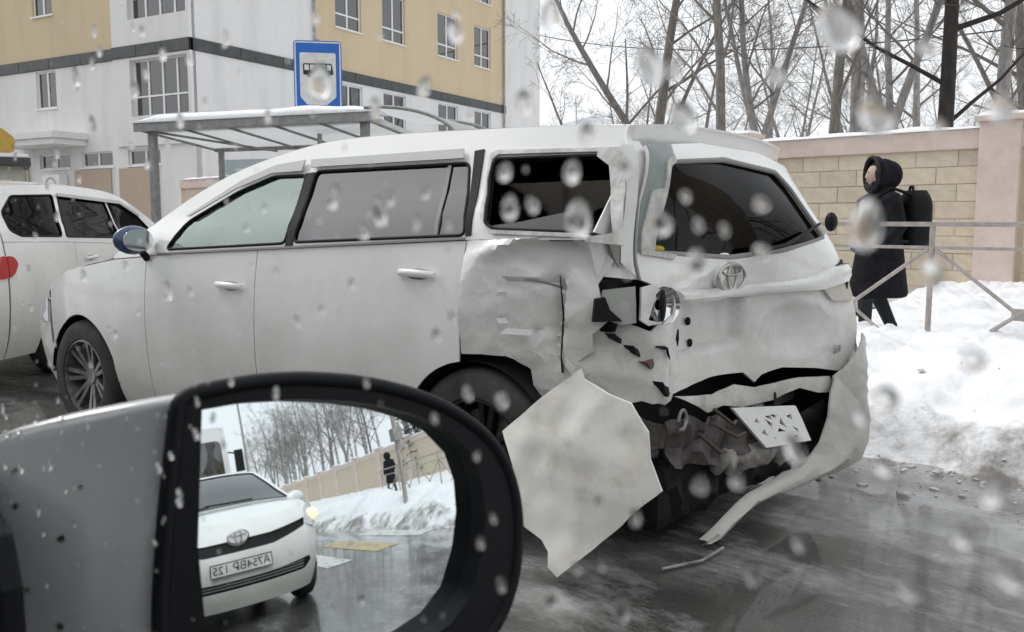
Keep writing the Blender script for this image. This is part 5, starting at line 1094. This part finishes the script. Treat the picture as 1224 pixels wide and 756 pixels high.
# white bus behind the hatchback
bu = empty('bus', RW(-11.2, .95, 0), RROT, 'front of a white bus behind the hatchback, reflected in the door mirror', 'bus')
wsx = rounded([(-1.08, 1.35), (1.08, 1.35), (1.05, 2.85), (-1.05, 2.85)], .15)
panel('front', rounded([(-1.22, .3), (1.22, .3), (1.2, 3.2), (-1.2, 3.2)], .2), lambda a, b, o=0: (.0 + o - .12 * (a / 1.2) ** 4 - .10 * sm(1.6, 3.2, b), a, b), PAINT, bu, [wsx], step=.12); panel('windshield', wsx, lambda a, b, o=0: (.0 + o - .12 * (a / 1.2) ** 4 - .10 * sm(1.6, 3.2, b), a, b), DARKGL, bu, step=.15, off=-.01)
MB().box(-9, -.25, -1.2, 1.2, .35, 3.18).build('body', PAINT, bu, bevel=.12)
for sg in (1, -1):
    mo = MB().box(.1, .2, sg * 1.42 - .11, sg * 1.42 + .11, 1.95, 2.50).build('mirror', BLACK, bu, bevel=.03); MB().tube([(-.1, sg * 1.2, 2.5), (.15, sg * 1.42, 2.4), (.15, sg * 1.42, 2.2)], .02, 6).build('mirror_arm', BLACK, mo)
    panel('headlamp', rounded([(sg * .75, .65), (sg * 1.1, .65), (sg * 1.1, .85), (sg * .75, .85)], .04), lambda a, b, o=0: (.01 + o - .12 * (a / 1.2) ** 4, a, b), CLEARL, bu)
    for x in (-1.6, -6.5): wheel(bu, x, sg * 1.1, .46, sg)
    for k in range(5): MB().box(-2.6 - k * 1.35, -1.4 - k * 1.35, sg * 1.205 - .006, sg * 1.205 + .006, 1.3, 2.3).build('side_window', BLACKGL, bu)

# ------------------------------------------------------------------ overhead cable
cb = MB(); A = Vector((-3.2 + 4.8, 52, 11.6)); B_ = Vector((13.5, 24, 6.2))
cbl = cb.tube([A.lerp(B_, t / 16) + Vector((0, 0, -1.4 * 4 * (t / 16) * (1 - t / 16) * .5)) for t in range(17)], .022, 5).build('overhead_cable', BLACK); tag(cbl, 'thin dark cable strung from the apartment block towards the trees', 'cable')

# ------------------------------------------------------------------ the viewer's own car: door, window with drops, mirror
vc = empty('own_car', (0, 0, 0), 0, 'viewer car seen from inside: shade-grey door mirror beyond a rain spotted side window', 'car'); vc.matrix_world = MR
inv = MR.inverted()
MC = Vector((-.1425, .66, .9747)); N0 = Vector((0.63, -0.7615, 0.1524)).normalized(); RA = Vector((.7695, .6386, 0)).normalized(); UA = N0.cross(RA).normalized(); RCV = 1.4
def mp(a, b, d=0): return inv @ (MC + RA * a + UA * b + N0 * d)
gout0 = [(-.0925, .0932), (-.0569, .0945), (-.0211, .0917), (.0168, .0848), (.0458, .0763), (.0758, .0633), (.0988, .048), (.1174, .0251), (.1245, -.0012), (.1244, -.0299), (.1177, -.0606), (.1041, -.0924), (.0832, -.1095), (.0539, -.1171), (.0156, -.1171), (-.0523, -.1048), (-.104, -.0904), (-.1039, .0017)]
gout = [(a * (1.14 if a > 0 else 1), b) for a, b in gout0]
bout = [(-.1074, .1011), (-.0954, .1054), (-.0555, .1084), (-.0161, .1063), (.0331, .098), (.0783, .0837), (.118, .0644), (.1506, .0393), (.1705, .0124), (.1787, -.0191), (.1785, -.049), (.1688, -.0914), (.1476, -.1224), (.1182, -.1388), (.0667, -.1434), (.006, -.1365), (-.0607, -.1231), (-.1294, -.1018), (-.1343, -.0507), (-.1234, .0233)]
MIRG = mat('mirror silver', (.80, .86, .88), .015, 1.0)
dm = MB(); shell_pts = resample(rounded(bout, .03, 3), .006); NS = len(shell_pts)
def shell_ring(t, sh=0):
    out = []
    for a, b in shell_pts:
        lf = sm(.03, -.12, a) if False else max(0, min(1, (.03 - a) / .15)); lf = lf * lf * (3 - 2 * lf)
        a2 = .02 + (a - .02) * (1 - .30 * t * t) - lf * .185 * (t ** .8); b2 = -.012 + (b + .012) * (1 - .04 * t - .34 * t ** 3 - lf * .06 * t)
        out.append(mp(a2, b2, .004 - .135 * t + sh))
    return out
rings = [shell_ring(t) for t in (0, .04, .12, .22, .34, .48, .62, .76, .88, .96, 1.0)]
last = rings[-1]; cen = sum(last, Vector((0, 0, 0))) / NS
rings += [[cen + (p - cen) * k + (mp(0, 0, -q) - mp(0, 0, 0)) for p in last] for k, q in ((.90, .010), (.70, .018), (.35, .024))]
SHW = mat('shade grey mirror shell', (.47, .48, .485), .26, .2, col2=(.40, .405, .405), scale=18, coat=.5, mixlo=.5, mixhi=.9, rough2=.42)  # shade on the shell is put into this darker grey
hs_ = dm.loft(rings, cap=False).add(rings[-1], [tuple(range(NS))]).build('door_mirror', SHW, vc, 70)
def flat(a, b, o=0): return mp(a, b, .010 + o - .10 * max(0, a) ** 2)
panel('mirror_bezel', rounded(bout, .02, 2), flat, BEZEL, hs_, [gout], step=.012, th=.03, off=.004, smooth=40)
lip = resample(rounded(bout, .03, 3), .008); MB().tube([flat(a, b, .002) for a, b in lip] + [flat(*lip[0], .002)], .006, 8, cap=False).build('bezel_edge', BEZEL, hs_, 180)
panel('mirror_glass', [(a * 1.01, b * 1.01) for a, b in gout], lambda a, b, o=0: mp(a, b, o - (a * a + b * b) / (2 * RCV)), MIRG, hs_, step=.006, th=.002, smooth=25)
arm = MB(); a0 = mp(-.17, -.075, -.11); ar = []
for i in range(8):
    t = i / 7; c = a0.lerp(Vector((.72, .20, .87)), t); ar.append([c + Vector((.05 * math.cos(q), 0, .03 * math.sin(q))) for q in [2 * math.pi * j / 12 for j in range(12)]])
arm.loft(ar).build('mirror_arm', BEZEL, hs_, 60)
# beads of water
WATER = bpy.data.materials.new('water drop'); WATER.use_nodes = True; wn_ = WATER.node_tree.nodes; wn_.remove(wn_['Principled BSDF']); gb = wn_.new('ShaderNodeBsdfGlass'); gb.inputs['IOR'].default_value = 1.33; gb.inputs['Roughness'].default_value = .10
WATER.node_tree.links.new(gb.outputs[0], wn_['Material Output'].inputs[0])
RD = random.Random(17)
def drop_mesh(seed, hgt=.42):
    rdd = random.Random(seed); rings_ = []; n = 18; ph = [rdd.uniform(0, 6.28) for _ in range(3)]
    def rad(q): return 1 + .13 * math.sin(q + ph[0]) + .10 * math.sin(2 * q + ph[1]) + .05 * math.sin(3 * q + ph[2])
    for i in range(7):
        a = math.pi / 2 * i / 6.4; rings_.append([(rad(q) * math.cos(a) * math.cos(q), hgt * math.sin(a), rad(q) * math.cos(a) * math.sin(q)) for q in [2 * math.pi * j / n for j in range(n)]])
    return MB().loft(rings_).mesh('water_drop', WATER, 50)
DM = [drop_mesh(i) for i in range(8)]
pane = MB().prism([(-.45, .93), (.585, .905), (.70, .93), (.60, 1.12), (.42, 1.34), (.30, 1.43), (-.40, 1.45)], .158, .162, Matrix(((1, 0, 0, 0), (0, 0, 1, 0), (0, 1, 0, 0), (0, 0, 0, 1))))
CLR = bpy.data.materials.new('clear side window'); CLR.use_nodes = True; cn = CLR.node_tree.nodes; cn.remove(cn['Principled BSDF']); tb = cn.new('ShaderNodeBsdfTransparent'); tb.inputs[0].default_value = (1, 1, 1, 1); CLR.node_tree.links.new(tb.outputs[0], cn['Material Output'].inputs[0])
pn = pane.build('window_pane', CLR, vc)
BIG = [(.0669, 1.1988, 3.4), (.2393, 1.2426, 5.7), (.1352, 1.2, 4.0), (.1371, 1.211, 2.6), (.1587, 1.2118, 2.3), (.1569, 1.2029, 2.8), (.1492, 1.2033, 1.9), (.1111, 1.1993, 2.5), (.2344, 1.2065, 2.9), (.2059, 1.206, 1.9), (.2108, 1.2015, 3.2), (.2191, 1.196, 2.5), (.1899, 1.2076, 1.9), (.1944, 1.1986, 1.9), (.1053, 1.2046, 1.2), (.0874, 1.203, 1.5), (.102, 1.1986, 1.2), (.1018, 1.1912, 2.3), (.087, 1.1937, 1.7), (.0736, 1.2346, 4.0), (.0658, 1.218, 3.3), (.1144, 1.2327, 3.3), (.1061, 1.2214, 3.0), (.1529, 1.2281, 2.7), (.1434, 1.2477, 3.0), (.1771, 1.2485, 2.6), (.1898, 1.2358, 2.5), (.3651, 1.2756, 2.4), (.3472, 1.2644, 2.6), (.2977, 1.2632, 2.1), (.4213, 1.2423, 3.4), (.3756, 1.2527, 3.5), (.4381, 1.2644, 3.9), (.4177, 1.2696, 2.6), (.3353, 1.2377, 2.6), (.3148, 1.2423, 1.9), (.3922, 1.1788, 2.2), (.4405, 1.173, 2.8), (.3524, 1.1701, 3.1), (.2689, 1.1821, 1.4), (.2256, 1.1799, 1.6), (.2567, 1.1657, 1.7), (.1796, 1.1731, 1.4), (.1485, 1.1713, 1.5), (.0788, 1.1542, 2.2), (.0608, 1.1544, 1.8), (.0658, 1.163, 1.4), (.0474, 1.1451, 2.2), (.0553, 1.1328, 2.0), (.0425, 1.1537, 2.1), (.0392, 1.1398, 2.4), (.1202, 1.1082, 2.6), (.087, 1.126, 1.6), (.0773, 1.1357, 1.3), (.1603, 1.1526, 2.2), (.173, 1.153, 1.6), (.117, 1.1314, 1.5), (.128, 1.1328, 1.4), (.1343, 1.1144, 1.4), (.1425, 1.1033, 1.9), (.1684, 1.1119, 1.4), (.0614, 1.1671, 2.3), (.047, 1.1762, 1.9), (.0447, 1.218, 2.1), (.0571, 1.2289, 1.4), (.085, 1.2277, 1.9), (.1329, 1.2197, 2.1), (.2116, 1.232, 2.4), (.2713, 1.2343, 2.0), (.5497, 1.0572, 2.9), (.5254, 1.038, 2.8), (.5011, 1.0692, 2.7), (.0915, 1.1456, 1.7), (.0545, 1.1901, 1.8), (.3317, 1.1142, 2.3), (.3173, 1.1233, 1.9), (.349, 1.0828, 2.4), (.3676, 1.0934, 2.2), (.355, 1.1013, 1.8), (.3487, 1.0864, 2.1), (.2712, 1.1395, 1.8), (.1869, 1.1439, 1.2), (.1699, 1.1362, 1.1), (.1635, 1.1202, 1.1), (.1604, 1.1024, 1.6)]
def put_drop(e_, z_, r_):
    o = link('water_drop', RD.choice(DM), pn); r_ *= .001; st = RD.uniform(1.0, 1.45)
    o.location = (e_, .1623, z_); o.scale = (r_, r_ * RD.uniform(.75, 1.05), r_ * st); o.rotation_euler = (0, RD.uniform(-.5, .5), 0)
for d in BIG: put_drop(*d)
cnt = 0
while cnt < 214:
    e_ = RD.uniform(.02, .60); z_ = RD.uniform(.95, 1.33)
    if z_ > 1.43 - max(0, e_ - .2) * .55: continue
    put_drop(e_, z_, RD.choice((.5, .6, .7, .9, 1.1, 1.5)) * (1 + e_ * 1.0)); cnt += 1
tiny = MB(); td = DM[0]; tv = [v.co.copy() for v in td.vertices]; tf = [list(p.vertices) for p in td.polygons]
for k in range(220):
    e_ = RD.uniform(.02, .60); z_ = RD.uniform(.95, 1.33)
    if z_ > 1.43 - max(0, e_ - .2) * .55: continue
    r_ = RD.uniform(.0002, .0005) * (1 + 1.6 * e_); tiny.add([Vector((v.x * r_ + e_, v.y * r_ + .1623, v.z * r_ * 1.2 + z_)) for v in tv], tf)
tag(tiny.build('fine_drops', WATER, pn, 50, fix=False), kind='stuff')
# beads on the mirror shell
for k in range(190):
    i = RD.randint(0, NS - 1); t = RD.uniform(.15, .9)
    if shell_pts[i][0] > -.02 or shell_pts[i][1] < -.06: continue
    ra_ = shell_ring(t); p = ra_[i]; q1 = ra_[(i + 1) % NS] - p; q2 = shell_ring(t + .02)[i] - p; nn = q1.cross(q2).normalized()
    if nn.dot(p - mp(0, 0, -.06)) < 0: nn = -nn
    o = link('water_drop', RD.choice(DM), hs_); r_ = RD.uniform(.0010, .0026); o.location = p + nn * .0003; o.scale = (r_, r_ * 1.2, r_); o.rotation_euler = nn.to_track_quat('Y', 'Z').to_euler()
# door, sail, pillars and roof of the own car (white outside, dark inside)
MB().prism([(.566, .90), (.95, .86), (.86, .98), (.72, 1.06), (.66, 1.04), (.58, 1.01), (.568, .98)], .150, .166, Matrix(((1, 0, 0, 0), (0, 0, 1, 0), (0, 1, 0, 0), (0, 0, 0, 1)))).build('mirror_sail', BEZEL, vc, bevel=.004)
dr = MB().prism([(-.55, .25), (1.0, .25), (1.0, .86), (.60, .90), (-.55, .925)], .165, .20, Matrix(((1, 0, 0, 0), (0, 0, 1, 0), (0, 1, 0, 0), (0, 0, 0, 1)))).build('door', PAINT, vc, bevel=.01)
MB().prism([(-.55, .25), (1.0, .25), (1.0, .84), (.60, .885), (-.55, .91)], .10, .155, Matrix(((1, 0, 0, 0), (0, 0, 1, 0), (0, 1, 0, 0), (0, 0, 0, 1)))).build('door_card', INTER, dr, bevel=.01)
MB().tube([(1.02, .15, .9), (.72, .13, 1.16), (.45, .08, 1.42), (.30, .02, 1.50)], .035, 10).build('front_pillar', BLACK, vc, 60)
MB().box(-.62, -.50, .08, .17, .3, 1.5).build('door_pillar', BLACK, vc, bevel=.02)
rf_ = MB().box(-2.2, .34, -1.45, .08, 1.475, 1.52).build('roof', PAINT, vc, bevel=.02); MB().box(-2.2, .33, -1.44, .07, 1.455, 1.472).build('headliner', INTER, rf_)
MB().prism([(-2.6, .25), (1.0, .25), (1.0, .86), (.60, .90), (-2.6, .98)], -1.62, -1.50, Matrix(((1, 0, 0, 0), (0, 0, 1, 0), (0, 1, 0, 0), (0, 0, 0, 1)))).build('far_door', INTER, vc, bevel=.02)
MB().prism([(-2.6, .25), (-.56, .25), (-.56, .925), (-2.6, .98)], .10, .20, Matrix(((1, 0, 0, 0), (0, 0, 1, 0), (0, 1, 0, 0), (0, 0, 0, 1)))).build('rear_door', PAINT, vc, bevel=.02)
for y_ in (-.32, -1.08):
    st_ = MB().prism([(-.52, .30), (.08, .30), (.08, .50), (-.30, .52), (-.50, 1.12), (-.66, 1.10)], y_ - .25, y_ + .25, Matrix(((1, 0, 0, 0), (0, 0, 1, 0), (0, 1, 0, 0), (0, 0, 0, 1)))).build('seat', INTER, vc, bevel=.04); MB().ell((-.62, y_, 1.24), (.06, .14, .10)).build('headrest', INTER, st_, 60)
MB().box(-1.75, -1.55, -1.45, .08, .3, 1.1).build('rear_seat', INTER, vc, bevel=.06)
MB().box(.62, 1.0, -1.45, .10, .3, .92).build('dashboard', INTER, vc, bevel=.06)
MB().box(-1.6, 1.0, -1.45, .12, .2, .25).build('floor', INTER, vc)
